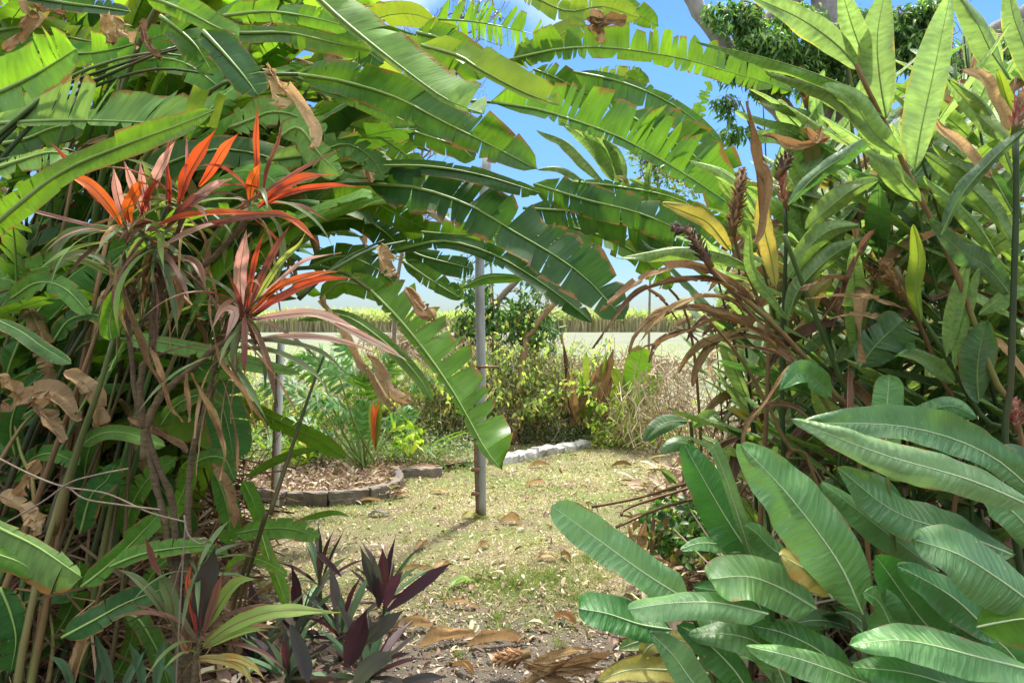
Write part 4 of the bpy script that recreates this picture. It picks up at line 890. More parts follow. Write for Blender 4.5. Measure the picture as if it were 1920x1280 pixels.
hl(HB, [(690, 312), (800, 312), (900, 328), (1015, 362)], 3.0, 2.9, 13, 24, 'hed', pet=.3, tears=2, gap=.03, under=True, **A)
hl(HB, [(740, 235), (800, 255), (860, 275), (890, 300)], 3.1, 3.1, 20, 26, 'hed', tears=2, under=True, **A)
hl(HB, [(735, 240), (790, 240), (850, 265), (880, 305)], 3.2, 3.2, 20, 20, 'hel', tears=2, under=True, **A)
hl(HB, [(690, 345), (780, 352), (880, 385), (960, 432), (1050, 485), (1110, 532), (1170, 600)], 3.0, 2.8, 62, 52, 'hed', asym=0.12, pet=.3, tears=13, gap=.1, slant=.15, under=True, nu=34, **A)
hl(HB, [(740, 470), (830, 452), (920, 475), (1000, 520), (1070, 570), (1112, 606)], 3.2, 3.0, 20, 22, 'hed', pet=.3, tears=6, gap=.08, under=True, **A)
hl(HB, [(740, 430), (850, 440), (940, 440), (1060, 450), (1140, 500)], 3.4, 3.3, 28, 24, 'hel', tears=6, gap=.08, under=True, **A)
hl(HB, [(760, 465), (790, 480), (850, 495), (890, 505)], 3.3, 3.3, 20, 28, 'hed', tears=3, gap=.15, under=True, **A)
hl(HB, [(755, 490), (800, 520), (840, 545), (868, 560)], 3.2, 3.2, 24, 16, 'hel', tears=1, under=True, **A)
hl(HB, [(865, 540), (910, 520), (950, 518), (992, 521)], 3.1, 3.1, 6, 14, 'heb', shape='lance', rib=.004)
hl(HB, [(695, 545), (745, 595), (800, 662), (850, 735), (890, 805), (912, 845), (942, 882)], 2.9, 2.6, 80, 13, 'heb', pet=.3, tears=10, gap=.28, slant=-.12, fold=-.1, nu=34, jag=.06, under=True, **A)
hl(HB, [(560, 600), (640, 590), (720, 640), (780, 700), (815, 755)], 2.7, 2.6, 12, 14, 'hel', tears=2, under=False, rib=.005)
# left canopy leaves (HB / HA)
hl(HA, [(-40, 185), (0, 172), (70, 138), (143, 92)], 2.0, 1.95, 62, 58, 'heb', pet=.3, tears=0, under=True, **A)
hl(HA, [(-40, 450), (20, 395), (90, 340), (150, 305), (260, 262), (340, 233), (403, 206)], 2.1, 2.0, 30, 34, 'heb', pet=.3, tears=2, gap=.06, slant=.2, under=True, nu=26, **A)
hl(HB, [(-20, 232), (90, 226), (180, 226), (290, 232), (350, 250)], 2.6, 2.5, 82, 20, 'heg', tears=8, gap=.35, slant=.45, fold=.2, jag=.1, nu=26, **A)
hl(HB, [(-20, 180), (30, 178), (90, 182), (140, 200)], 2.8, 2.8, 12, 55, 'heb', tears=7, gap=.5, missing=.2, under=True, **A)
hl(HB, [(40, -10), (120, 5), (190, 14), (245, 22)], 2.4, 2.4, 18, 20, 'hed', tears=4, under=True, **A)
hl(HB, [(270, -10), (350, 22), (400, 48), (448, 68)], 2.4, 2.4, 32, 22, 'heb', tears=1, under=True, **A)
hl(HB, [(420, 30), (500, 22), (580, 32), (660, 52)], 2.8, 2.8, 26, 22, 'heb', tears=6, gap=.08, under=True, **A)
hl(HB, [(390, 58), (460, 62), (540, 62), (640, 84), (700, 96)], 2.6, 2.6, 16, 24, 'hel', tears=3, under=True, **A)
hl(HB, [(380, 58), (420, 100), (455, 140), (485, 180)], 2.3, 2.3, 44, 32, 'hed', tears=2, under=True, **A)
hl(HB, [(300, 30), (340, 60), (370, 90), (400, 140)], 2.5, 2.5, 32, 30, 'hel', tears=4, under=True, **A)
hl(HB, [(520, 60), (600, 75), (660, 80), (720, 120)], 2.9, 2.9, 30, 30, 'hed', tears=3, under=True, **A)
hl(HB, [(240, 350), (330, 300), (420, 280), (520, 300), (600, 340)], 3.0, 3.0, 40, 40, 'hed', tears=6, **A)
hl(HB, [(430, 240), (470, 225), (510, 210), (560, 220), (600, 260)], 2.9, 2.9, 36, 30, 'heg', tears=7, gap=.3, **A)
hl(HB, [(520, 260), (560, 240), (600, 290), (640, 330)], 2.8, 2.8, 24, 30, 'heg', tears=5, gap=.3, **A)
hl(HB, [(500, 300), (580, 290), (650, 270), (700, 300), (720, 340)], 2.9, 2.9, 26, 30, 'heg', tears=7, gap=.25, **A)
hl(HB, [(360, 235), (365, 210), (370, 190), (378, 168)], 2.5, 2.5, 16, 14, 'hey', tears=0, under=True, shape='flat', rib=0)
hl(HB, [(398, 240), (405, 215), (410, 195), (416, 178)], 2.5, 2.5, 8, 8, 'hey', under=True, shape='flat', rib=0)
hl(HB, [(0, 270), (50, 260), (100, 240), (160, 230)], 2.7, 2.7, 20, 40, 'hed', tears=3, **A)
hl(HB, [(-20, 320), (40, 300), (100, 285), (150, 300)], 2.4, 2.4, 10, 34, 'heg', tears=8, gap=.25, **A)
hl(HB, [(-20, 60), (60, 50), (130, 70), (200, 80), (280, 70)], 3.2, 3.2, 30, 30, 'hey', tears=8, under=True, **A)
hl(HB, [(0, 110), (80, 95), (170, 100), (260, 80), (320, 60)], 3.1, 3.1, 34, 30, 'heb', tears=8, under=True, **A)
hl(HB, [(200, 140), (280, 110), (350, 120), (420, 170)], 3.0, 3.0, 34, 30, 'hel', tears=5, under=True, **A)
hl(HB, [(660, 100), (740, 90), (800, 110), (850, 150)], 3.5, 3.5, 34, 26, 'hey', tears=6, under=True, **A)
hl(HB, [(640, 230), (700, 250), (760, 290), (790, 330)], 3.3, 3.3, 34, 26, 'heb', tears=6, under=True, **A)
hl(HB, [(600, 380), (680, 372), (740, 400), (800, 430)], 3.3, 3.2, 30, 26, 'hel', tears=6, under=True, **A)
hl(HB, [(560, 430), (640, 410), (700, 420), (760, 470)], 3.4, 3.4, 30, 30, 'hed', tears=5, under=True, **A)
hl(HB, [(580, 500), (640, 480), (700, 500), (740, 530)], 3.2, 3.2, 30, 34, 'hel', tears=3, under=True, **A)
hl(HB, [(600, 560), (640, 530), (690, 540), (730, 560)], 3.0, 3.0, 26, 24, 'heb', tears=3, under=True, **A)
# hanging brown leaves
for q in ([(500, 120), (520, 150), (560, 190), (590, 240), (585, 285)], [(510, 130), (515, 170), (522, 205)], [(195, 25), (202, 50), (210, 85)], [(215, 30), (230, 60), (255, 88)], [(265, 40), (275, 80), (300, 110)],
          [(60, 20), (50, 50), (10, 95)], [(70, 15), (100, 25), (125, 35)], [(715, 455), (722, 490), (740, 520)], [(760, 540), (790, 575), (815, 595)], [(600, 560), (640, 620), (680, 680), (700, 700), (745, 770)], [(690, 660), (715, 700), (730, 740), (770, 750)]):
    hl(HB, q, 2.5, 2.45, 15, 15, 'dead' if rs.rand() < .6 else 'deadl', name='dead_leaf', tears=2, crumple=.16, wave=.2, rib=0, curl=1.2, twist=rs.normal(0, .8), nu=16)
# lower left
A = dict(rib=.0048, ribpart=True)
P_ = heli(60, 3.0, 'low heliconia shoots with dark and torn leaves at lower left')
hl(HA, [(-10, 598), (40, 622), (80, 650), (134, 682)], 2.4, 2.3, 12, 22, 'hed', rib=.003)
hl(HB, [(225, 634), (300, 640), (400, 660), (480, 682), (566, 702)], 2.7, 2.6, 14, 24, 'heg', tears=2, gap=.05, pet=.3, fold=.15, **A)
hl(HB, [(365, 680), (400, 720), (425, 790), (438, 862)], 2.9, 2.8, 42, 40, 'hed', tears=0, **A)
hl(P_, [(425, 742), (520, 788), (600, 826), (650, 860)], 3.6, 3.4, 16, 20, 'heb', tears=1, under=True, **A)
hl(P_, [(460, 896), (510, 868), (560, 848), (600, 842)], 3.3, 3.3, 10, 8, 'heb', shape='lance', under=True, rib=.003)
hl(P_, [(210, 640), (206, 610), (212, 575), (232, 546)], 2.4, 2.4, 20, 22, 'heb', rib=.004, under=True)
m = MB(); tube(m, spline([at(100, 1000, 2.5), at(150, 830, 2.45), at(185, 730, 2.4), at(212, 635, 2.4)], 14), np.linspace(.014, .007, 14), 8); m.build('leaf_stalk', M['stalk'], P_)
hl(P_, [(150, 836), (190, 812), (240, 812), (310, 836)], 2.6, 2.6, 14, 18, 'hel', rib=.003)
hl(HA, [(-60, 955), (0, 990), (70, 1025), (154, 1082)], 1.9, 1.85, 16, 62, 'heg', tears=2, gap=.12, fold=-.1, curl=-.5, jag=.08, slant=.2, **A)
hl(HA, [(-60, 1020), (0, 1040), (40, 1055), (72, 1078)], 1.85, 1.85, 30, 26, 'heb', tears=1, curl=-.9, under=True, rib=.004)
hl(P_, [(152, 1100), (200, 1062), (245, 1020), (300, 962)], 2.3, 2.4, 24, 26, 'heb', tears=1, fold=.4, **A)
hl(P_, [(205, 1062), (260, 1040), (320, 1028), (400, 1022)], 2.3, 2.4, 20, 14, 'hel', tears=1, fold=.2, **A)
hl(P_, [(115, 1195), (180, 1160), (240, 1128), (320, 1098)], 2.3, 2.4, 26, 26, 'hed', tears=0, under=True, **A)
hl(P_, [(440, 1000), (500, 990), (550, 992), (600, 1008)], 2.9, 2.9, 20, 22, 'hel', tears=4, gap=.2, **A)
hl(P_, [(455, 900), (470, 930), (482, 960), (492, 985)], 3.0, 3.0, 16, 12, 'heb', under=True, rib=.003)
hl(P_, [(490, 1000), (505, 1050), (522, 1090), (538, 1135)], 2.8, 2.7, 14, 12, 'heb', tears=1, under=True, rib=.003)
hl(P_, [(400, 880), (420, 930), (430, 980), (425, 1020)], 3.0, 3.0, 24, 20, 'hel', **A)
hl(P_, [(240, 860), (290, 900), (330, 960), (345, 1010)], 3.0, 3.0, 34, 34, 'hed', **A)
hl(P_, [(150, 1000), (170, 930), (200, 900), (215, 870)], 2.6, 2.6, 20, 26, 'hed', **A)
hl(P_, [(230, 1150), (260, 1160), (300, 1230), (320, 1300)], 2.6, 2.6, 20, 20, 'hel', **A)
hl(P_, [(0, 1100), (20, 1150), (30, 1200), (20, 1260)], 2.4, 2.4, 26, 34, 'hed', **A)
hl(P_, [(560, 975), (600, 966), (630, 962), (656, 968)], 3.4, 3.4, 7, 5, 'heb', shape='lance', rib=0)
for q, mt in (([(235, 1010), (240, 1080), (160, 1250), (130, 1330)], 'stalkd'), ([(505, 965), (540, 860), (580, 740), (610, 660)], 'stalkd'), ([(470, 1030), (440, 1130), (420, 1250)], 'stalkd'), ([(500, 960), (470, 1060), (430, 1200)], 'stalkd'),
              ([(85, 1000), (110, 920), (150, 830)], 'stalkd'), ([(50, 1290), (90, 1120), (170, 900), (220, 700)], 'stalk'), ([(10, 1290), (60, 1150), (130, 980), (230, 720), (300, 500)], 'stalkd'), ([(200, 1290), (230, 1100), (240, 900), (260, 700)], 'stalkd'), ([(130, 1290), (190, 1100), (210, 1000), (230, 860)], 'stalkd'),
              ([(70, 1000), (60, 900), (40, 850), (20, 760)], 'stalkb'), ([(-10, 880), (40, 800), (70, 770)], 'stalkb'), ([(90, 1280), (100, 1200), (90, 1130)], 'stalkb'),
              ([(-20, 400), (80, 330), (160, 170), (320, 90)], 'stalk'), ([(-60, 320), (100, 175), (200, 130), (330, 88)], 'stalkd'), ([(-60, 340), (60, 200), (180, 150), (300, 100), (400, 85)], 'stalkd'), ([(-60, 300), (110, 160), (200, 118), (280, 100), (340, 105)], 'stalk'), ([(-60, 370), (80, 215), (170, 165), (290, 130), (400, 140)], 'stalkd'),
              ([(-20, 305), (60, 290), (120, 280), (150, 290)], 'stalk'), ([(600, 520), (690, 470), (760, 452)], 'stalk'), ([(560, 560), (640, 490), (720, 450)], 'stalkd')):
    m = MB(); tube(m, spline(px(q, 2.55, 2.75), 16), np.linspace(.009, .004, 16), 7); m.build('leaf_stalk', M[mt], HB if q[0][1] < 600 else P_)
for q, wl, wr, mt in (([(20, 900), (60, 860), (100, 850), (150, 870)], 20, 22, 'hel'), ([(180, 960), (160, 900), (165, 850), (185, 800)], 22, 24, 'hed'), ([(60, 1240), (110, 1180), (140, 1120), (150, 1050)], 22, 22, 'hel'), ([(230, 1000), (250, 940), (285, 890), (330, 860)], 22, 20, 'hel'),
                      ([(290, 1000), (330, 950), (350, 900), (352, 860)], 18, 20, 'heb'), ([(0, 1180), (50, 1130), (90, 1110), (140, 1120)], 22, 22, 'hed'), ([(210, 1280), (240, 1220), (250, 1170), (235, 1110)], 18, 18, 'hel'), ([(30, 860), (20, 800), (40, 740), (80, 700)], 22, 22, 'hed'), ([(260, 1120), (300, 1060), (360, 1030), (430, 1040)], 16, 18, 'hel'),
                      ([(420, 1080), (450, 1050), (490, 1050), (540, 1080)], 12, 14, 'heb'), ([(330, 900), (380, 860), (420, 860), (440, 900)], 16, 18, 'hel'), ([(100, 640), (130, 600), (180, 590), (230, 620)], 20, 22, 'hed'), ([(20, 560), (70, 530), (120, 540), (170, 590)], 20, 22, 'hel'), ([(300, 800), (330, 760), (380, 740), (420, 760)], 16, 20, 'hel')):
    hl(P_, q, 2.75, 2.65, wl, wr, mt, fold=.1, **A)
for q, w in (([(180, 1300), (190, 1230), (175, 1180)], 8), ([(210, 1300), (200, 1250), (180, 1190)], 9), ([(290, 1300), (300, 1240), (310, 1190)], 10), ([(270, 1300), (262, 1250), (240, 1200)], 9), ([(230, 1300), (245, 1260), (275, 1215)], 8), ([(340, 1300), (322, 1260), (300, 1240)], 8), ([(140, 1300), (120, 1250), (90, 1225)], 8)):
    hl(P_, q, 2.5, 2.45, w, w, 'trab', shape='strap', fold=.4, rib=0)
# big dry leaves low left
for q, w in (([(0, 770), (50, 745), (100, 735), (150, 790)], 26), ([(120, 700), (160, 720), (185, 760), (180, 800)], 34), ([(60, 750), (90, 790), (120, 830)], 26), ([(-10, 700), (20, 720), (50, 760)], 20), ([(0, 930), (40, 950), (80, 1000)], 26), ([(240, 780), (330, 830), (350, 850)], 12), ([(130, 1290), (160, 1200), (170, 1150)], 20), ([(400, 870), (430, 920), (440, 990)], 14), ([(70, 860), (50, 900), (30, 930)], 20)):
    hl(P_, q, 2.5, 2.5, w * .75, w * .6, 'deadl' if w > 22 else 'dead', name='dead_leaf', tears=3, gap=.1, jag=.05, crumple=.12, wave=.25, rib=0, curl=.7, nu=20, nv=6)
hel_fill(HA, 26, 11, h=(1.0, 2.0), az=(-20, 90), L=(.8, 1.2), cull=cull_window, e0=(50, 80))
hel_fill(HB, 46, 12, h=(1.3, 2.5), az=(-40, 80), cull=cull_window, spread=.5, dead=.12)
hel_fill(HC, 50, 13, h=(1.7, 3.0), az=(-50, 60), cull=cull_window, spread=.55, L=(1.0, 1.7), dead=.1)
for i, (u, d, n, h, az, lab) in enumerate(((-250, 3.9, 40, (1.0, 2.8), (-50, 60), 'dense heliconia clump deep in the shade at the far left'), (60, 5.0, 46, (1.2, 3.3), (-50, 50), 'tall heliconia clump filling the background at upper left'), (300, 5.6, 46, (1.2, 3.6), (-60, 40), 'distant heliconia clump behind the red cordyline'),
                                  (340, 4.4, 30, (2.2, 3.0), (-40, 30), 'tall slender heliconia clump leaning over the path from the left'), (180, 3.9, 44, (.4, 1.3), (-70, 60), 'knee high heliconia shoots between the taller clumps'), (40, 3.4, 40, (.2, .9), (-80, 70), 'low leafy heliconia shoots in front of the dry thatch at far left'), (330, 4.0, 26, (.2, .7), (-80, 30), 'low heliconia shoots behind the cordyline trunks'))):
    c = heli(u, d, lab); hel_fill(c, n, 30 + i, h=h, az=az, cull=cull_window, spread=.6, L=(.9, 1.6), dead=.12)

hel_fill(heli(120, 3.1, 'leafy heliconia shoots of middle height just behind the red cordyline'), 46, 171, h=(.6, 1.7), az=(-60, 70), cull=cull_window, spread=.6, L=(.6, 1.0), w=(.06, .11), dead=.05, mats=['hel', 'heb', 'hel', 'hed', 'heb'])
hel_fill(heli(-120, 3.2, 'leafy heliconia shoots filling the left edge of the view'), 50, 172, h=(.4, 1.8), az=(-60, 60), cull=cull_window, spread=.6, L=(.6, 1.0), w=(.06, .11), dead=.05, mats=['hel', 'heb', 'hel', 'hed', 'heb'])
hel_fill(HB, 26, 70, h=(1.0, 2.0), az=(-60, 60), cull=cull_window, spread=.6, dead=.85, L=(.5, .9), w=(.04, .09))
hel_fill(HA, 20, 71, h=(.8, 1.7), az=(-20, 80), cull=cull_window, spread=.6, dead=.85, L=(.4, .9), w=(.04, .09))
for u, d, n, h, lab in ((-140, 4.6, 50, (2.2, 3.3), 'tall heliconia clump at the far left whose tops reach the frame edge'), (140, 4.9, 50, (2.4, 3.5), 'tallest heliconia clump in the upper left background')):
    c = heli(u, d, lab); hel_fill(c, n, 90 + n + u, h=h, az=(-70, 50), cull=cull_window, spread=.7, L=(.9, 1.5))
# dry thatch in the lower left
for u, d, lab, sp, sd1 in ((60, 3.3, 'tangle of dry brown stalks and leaves at the lower left edge', (.6, .4, .55), 5), (330, 3.9, 'tangle of dry stalks behind the cordyline trunks', (.45, .4, .45), 6), (170, 3.0, 'heap of dry brown leaves under the left clumps', (.6, .35, .3), 7)):
    q = thing('dead_thatch', [(u - CX) / F * d, d, 0], lab, 'dead stalks'); c = np.array(q.location) + [0, 0, sp[2] * 1.2]; r = np.random.RandomState(sd1)
    straws('stalks', q, c, sp, 420, .55, .005, 'tand', 60 + sd1, .3)
    for i in range(40):
        p = cloud(r, 1, c, sp, .1)[0]; a = r.uniform(0, 6.28); e = R(r.uniform(-60, 50)); B = curve_dir(p, a, e, e - R(r.uniform(10, 80)), r.uniform(.15, .4), 7)
        mb = MB(); w = r.uniform(.012, .035); leaf(mb, B, w, w, seed=2000 + sd1 * 50 + i, shape='lance', curl=r.uniform(-1, 1.4), crumple=.15, wave=.2, twist=r.normal(0, .8), nu=12, nv=4, rib=.003); mb.build('dead_leaf', [M[['dead', 'deadd', 'deadl', 'dead'][r.randint(4)]], M['ribd']], q)

# ------------------------------------------------------------------ red cordyline
CD = thing('cordyline', at(335, 1475, 2.4) * [1, 1, 0], 'tall branching cordyline with red, orange and pink leaf crowns at left', 'cordyline')
def stem(uvs, r0, r1, d0=2.4, d1=2.4, pl=None, mat='bark', name='branch'):
    m = MB(); P = spline(px(uvs, d0, d1), 30); P += rs.normal(0, .0012, P.shape); tube(m, P, np.linspace(r0, r1, 30) * (1 + .16 * np.sin(np.arange(30) * 2.1)), 10, rough=.16, rnd=rs)
    return m.build(name, M[mat], pl or CD)
stem([(335, 1480), (338, 1380), (336, 1250), (332, 1150), (322, 1050), (303, 950), (285, 880), (272, 800)], .017, .010, name='trunk')
stem([(345, 1480), (352, 1300), (345, 1200), (335, 1100), (328, 1000), (320, 930), (300, 880), (285, 840), (262, 780), (250, 700), (240, 600), (232, 470)], .0145, .007)
stem([(350, 1300), (352, 1100), (352, 980), (360, 850), (385, 760), (402, 690), (410, 645)], .013, .007)
stem([(272, 860), (275, 800), (300, 745), (350, 700), (400, 655), (440, 625), (458, 600)], .014, .009)
stem([(272, 800), (262, 720), (285, 640), (290, 560), (305, 470)], .012, .008)
stem([(285, 650), (300, 560), (320, 480), (345, 400)], .010, .008)
stem([(300, 560), (380, 500), (440, 440), (470, 395)], .010, .008)
stem([(340, 1250), (350, 1220), (370, 1180), (372, 1130)], .016, .010)
CM = ['corg', 'corm', 'corg', 'dead', 'corl', 'corm', 'deadd', 'corg']
def crown(pl, c, d, n, seed, L=(.22, .36), W=(.010, .017), mats=CM, up=(-40, 70), down=6, az=None):
    r = np.random.RandomState(seed); p = at(c[0], c[1], d)
    n = int(n * (.95 if pl is CD else 1)); down = down // 2 + 1
    for i in range(n):
        a = r.uniform(0, 6.283); e = R(r.uniform(*up)); l = r.uniform(*L)
        B = curve_dir(p + np.array([0, 0, r.uniform(-.05, .03)]), a, e, e - R(r.uniform(30, 110)), l, 9, .8)
        mb = MB(); w = r.uniform(*W); w *= .8; leaf(mb, B, w, w, seed=seed * 71 + i, hint=(0, -.3, 1), shape='strap', fold=.45, wave=.1, twist=r.normal(0, .5), rib=0, nu=12, nv=2)
        mb.build('leaf', [M[mats[r.randint(len(mats))]], M['ribr']], pl)
    for i in range(down):
        a = r.uniform(0, 6.283); B = curve_dir(p - np.array([0, 0, r.uniform(.02, .12)]), a, R(r.uniform(-20, 20)), R(-88), r.uniform(.2, .38), 9, .35)
        mb = MB(); leaf(mb, B, .007, .007, seed=seed * 37 + i, shape='strap', fold=.6, curl=1.2, wave=.2, crumple=.15, twist=r.normal(0, .9), nu=14, nv=3)
        mb.build('dead_leaf', [M[['dead', 'deadd', 'deadl'][r.randint(3)]], M['ribd']], pl)
crown(CD, (238, 435), 2.4, 17, 1); crown(CD, (300, 425), 2.45, 14, 2); crown(CD, (345, 385), 2.4, 15, 3); crown(CD, (472, 388), 2.45, 15, 4); crown(CD, (458, 596), 2.38, 20, 5, down=9); crown(CD, (410, 640), 2.4, 5, 6, up=(-30, 20), down=6); crown(CD, (290, 470), 2.35, 10, 7, up=(-40, 10), down=7)
S_ = dict(shape='strap', rib=.0018, ribm='ribr', fold=.3, wave=.16, buckle=.12, nu=22, name='leaf')
for q, w, mt in ((([(228, 425), (205, 385), (165, 345), (108, 320)]), 14, 'coro'), ([(185, 380), (140, 320), (112, 285), (84, 260)], 6, 'corr'), ([(238, 420), (222, 370), (212, 310)], 11, 'corp'), ([(270, 410), (250, 350), (232, 300)], 10, 'corp'), ([(245, 420), (240, 390), (262, 350), (275, 345)], 14, 'coro'),
                 ([(275, 400), (290, 340), (315, 290), (330, 262)], 13, 'corp'), ([(282, 400), (268, 350), (262, 300)], 8, 'corp'), ([(262, 410), (280, 360), (305, 330)], 7, 'corr'), ([(312, 395), (314, 330), (312, 300), (325, 250), (352, 208)], 5, 'corm'), ([(318, 395), (318, 350), (313, 310)], 5, 'corr'),
                 ([(335, 385), (350, 335), (375, 290), (407, 240)], 17, 'corr'), ([(372, 350), (395, 320), (420, 280), (452, 246)], 11, 'corr'), ([(330, 400), (370, 370), (410, 345), (435, 335)], 12, 'corp'), ([(345, 395), (390, 360), (420, 350)], 10, 'corp'), ([(350, 255), (350, 300), (345, 350)], 3, 'corr'),
                 ([(482, 375), (482, 310), (480, 260), (484, 186)], 7, 'corr'), ([(468, 378), (472, 345), (480, 325), (488, 305)], 13, 'coro'), ([(492, 372), (500, 320), (520, 270), (531, 222)], 5, 'corm'), ([(486, 390), (520, 358), (570, 335), (624, 327)], 13, 'corr'), ([(495, 385), (550, 360), (620, 350), (682, 350)], 9, 'corr'), ([(430, 400), (480, 370), (560, 320), (640, 278)], 5, 'corm'),
                 ([(260, 440), (330, 410), (400, 400), (520, 400)], 10, 'coro'), ([(330, 440), (420, 415), (500, 402), (560, 412)], 9, 'corm'), ([(310, 430), (360, 380), (400, 365)], 12, 'corm'), ([(480, 400), (520, 400), (560, 420), (600, 460)], 8, 'coro'),
                 ([(455, 590), (450, 520), (456, 470), (462, 428)], 15, 'corp'), ([(462, 590), (468, 540), (480, 480), (500, 425)], 7, 'corr'), ([(465, 585), (490, 520), (520, 460), (548, 415)], 8, 'corm'), ([(470, 580), (520, 500), (560, 460), (575, 432)], 8, 'corl'), ([(468, 590), (520, 540), (590, 515), (645, 508)], 10, 'coro'), ([(470, 592), (520, 560), (590, 528), (674, 520)], 11, 'corr'),
                 ([(475, 570), (520, 530), (570, 490), (640, 473)], 6, 'corp'), ([(465, 600), (540, 590), (600, 590), (690, 625)], 11, 'corp'), ([(600, 590), (660, 620), (720, 650), (770, 680)], 8, 'corp'), ([(440, 640), (520, 640), (600, 660), (660, 710)], 8, 'corg'), ([(430, 650), (520, 660), (590, 700), (620, 745)], 7, 'corg'), ([(440, 640), (560, 630), (640, 640), (720, 665)], 7, 'corp'),
                 ([(240, 440), (180, 430), (120, 445), (90, 520)], 11, 'corg'), ([(235, 440), (160, 420), (80, 400), (0, 380)], 5, 'corm'), ([(230, 520), (180, 480), (130, 480), (85, 530)], 9, 'corg'), ([(260, 430), (300, 480), (340, 520), (370, 545)], 13, 'corg'), ([(290, 500), (340, 485), (370, 500), (390, 555)], 11, 'corm'), ([(220, 520), (160, 490), (110, 485)], 9, 'corl'), ([(410, 600), (425, 580), (440, 590), (420, 640)], 10, 'corp')):
    hl(CD, q, 2.4, 2.3, w * .82, w * .82, mt, **S_)
for q, w in (([(230, 530), (240, 580), (262, 650), (300, 720)], 13), ([(400, 620), (415, 680), (460, 740), (480, 800)], 8), ([(420, 660), (460, 740), (500, 800), (505, 820)], 9), ([(460, 640), (520, 710), (560, 780), (570, 800)], 4), ([(360, 700), (400, 780), (420, 840), (415, 900)], 12), ([(300, 700), (320, 760), (345, 790)], 9),
             ([(280, 650), (300, 690), (310, 740)], 10), ([(205, 480), (207, 520), (205, 550)], 3), ([(390, 540), (395, 600), (402, 630)], 4), ([(350, 700), (352, 760), (356, 790)], 8), ([(232, 470), (215, 520), (228, 600), (250, 640)], 6)):
    hl(CD, q, 2.3, 2.25, w * .7, w * .7, 'dead', name='dead_leaf', shape='strap', curl=1.3, crumple=.12, wave=.2, rib=0, twist=rs.normal(0, .8))
c2 = thing('cordyline', at(360, 1400, 2.3) * [1, 1, 0], 'young cordyline with striped green leaves and one thin red leaf below the tall one', 'cordyline')
stem([(358, 1420), (362, 1330), (368, 1240), (372, 1195)], .014, .009, 2.3, 2.3, c2, name='trunk')
crown(c2, (372, 1200), 2.3, 12, 9, L=(.2, .34), up=(10, 80), down=3); crown(c2, (372, 1075), 2.35, 10, 10, L=(.16, .28), W=(.007, .012), up=(0, 80), down=1, mats=['corg'])
for q, w, mt in (([(370, 1190), (360, 1140), (352, 1090), (362, 1048)], 5, 'corr'), ([(375, 1180), (380, 1120), (392, 1070), (405, 1020)], 19, 'trag'), ([(382, 1190), (400, 1130), (412, 1090), (420, 1070)], 8, 'corm'), ([(385, 1180), (420, 1120), (450, 1090), (485, 1085)], 13, 'corl'), ([(380, 1210), (440, 1170), (520, 1145), (640, 1148)], 14, 'corl'), ([(385, 1215), (450, 1185), (500, 1180)], 9, 'corl'),
                 ([(330, 1180), (320, 1120), (300, 1080), (290, 1070)], 14, 'corg'), ([(320, 1170), (290, 1120), (250, 1080), (215, 1065)], 8, 'corg'), ([(310, 1090), (290, 1060), (280, 1030), (272, 1005)], 6, 'corm'), ([(365, 1235), (400, 1235), (450, 1250), (480, 1290)], 9, 'giy'), ([(370, 1240), (430, 1232), (470, 1245), (502, 1280)], 7, 'giy'), ([(360, 1190), (350, 1220), (335, 1190), (322, 1180)], 6, 'dead')):
    hl(c2, q, 2.3, 2.25, w, w, mt, **S_)
vn = thing('vine', at(300, 1300, 2.2) * [1, 1, 0], 'thin pale bare vine stems crossing in front of the cordyline trunks', 'vine')
for q in ([(0, 860), (60, 890), (120, 912), (200, 925), (280, 960), (348, 978)], [(10, 980), (80, 940), (130, 905), (180, 890), (240, 878)], [(130, 915), (160, 935), (220, 945), (300, 955)], [(345, 965), (352, 1000), (372, 1018), (388, 1015), (384, 1008), (372, 1012)], [(322, 1118), (335, 1070), (345, 1040), (352, 1035)], [(348, 978), (340, 1100), (330, 1300), (330, 1500)]):
    m = MB(); tube(m, spline(px(q, 2.25, 2.2), 30), .0026, 6); m.build('tendril', M['twig'], vn)

# ------------------------------------------------------------------ purple leaved rosettes
def rosette(u, v, d, n, seed, lab, L=(.24, .36)):
    d = gz(v + 22)
    g = at(u, v, d) * [1, 1, 0]; g[2] = 0
    t = thing('rosette_plant', g, lab, 'plant', 'purple backed rosette plants'); r = np.random.RandomState(seed); zc = max(0, at(u, v, d)[2])
    m = MB(); tube(m, [g, g + np.array([0, 0, zc + .05])], np.array([.014, .010]), 7); m.build('stem', M['stalk'], t)
    for i in range(n):
        a = i * 2.4 + r.uniform(-.3, .3); e = R(82 - 62 * i / n + r.uniform(-16, 14)); l = r.uniform(*L); w = l * r.uniform(.055, .09)
        B = curve_dir(g + np.array([0, 0, zc + .03]), a, e, e - R(r.uniform(0, 30)), l, 8)
        mb = MB(); leaf(mb, B, w, w, seed=seed + i, hint=(0, 0, 1) if e < 1.1 else (-math.cos(a), -math.sin(a), .2), shape='strap', fold=.55, nu=12, nv=2)
        mb.build('leaf', [M[['trad', 'trad', 'trag', 'trab', 'trab'][r.randint(5)]], M['ribr']], t)
rosette(722, 1145, 2.95, 14, 61, 'purple and grey green rosette at the edge of the path, topmost of the group')
rosette(640, 1215, 2.8, 15, 62, 'large deep purple rosette left of the path')
rosette(560, 1205, 2.8, 14, 63, 'dark purple rosette in the shade beside the young cordyline')
rosette(600, 1110, 3.15, 12, 64, 'maroon leaved rosette at the back of the group by the lawn')
rosette(690, 1290, 2.5, 14, 65, 'grey green and purple rosette at the bottom of the view')
rosette(540, 1290, 2.5, 14, 66, 'grey green striped rosette at the very bottom left of the group')
rosette(480, 1255, 2.6, 11, 67, 'small rosette almost hidden under the young cordyline')
rosette(250, 1300, 2.3, 11, 68, 'blue green rosette under the heliconia stems at lower left')
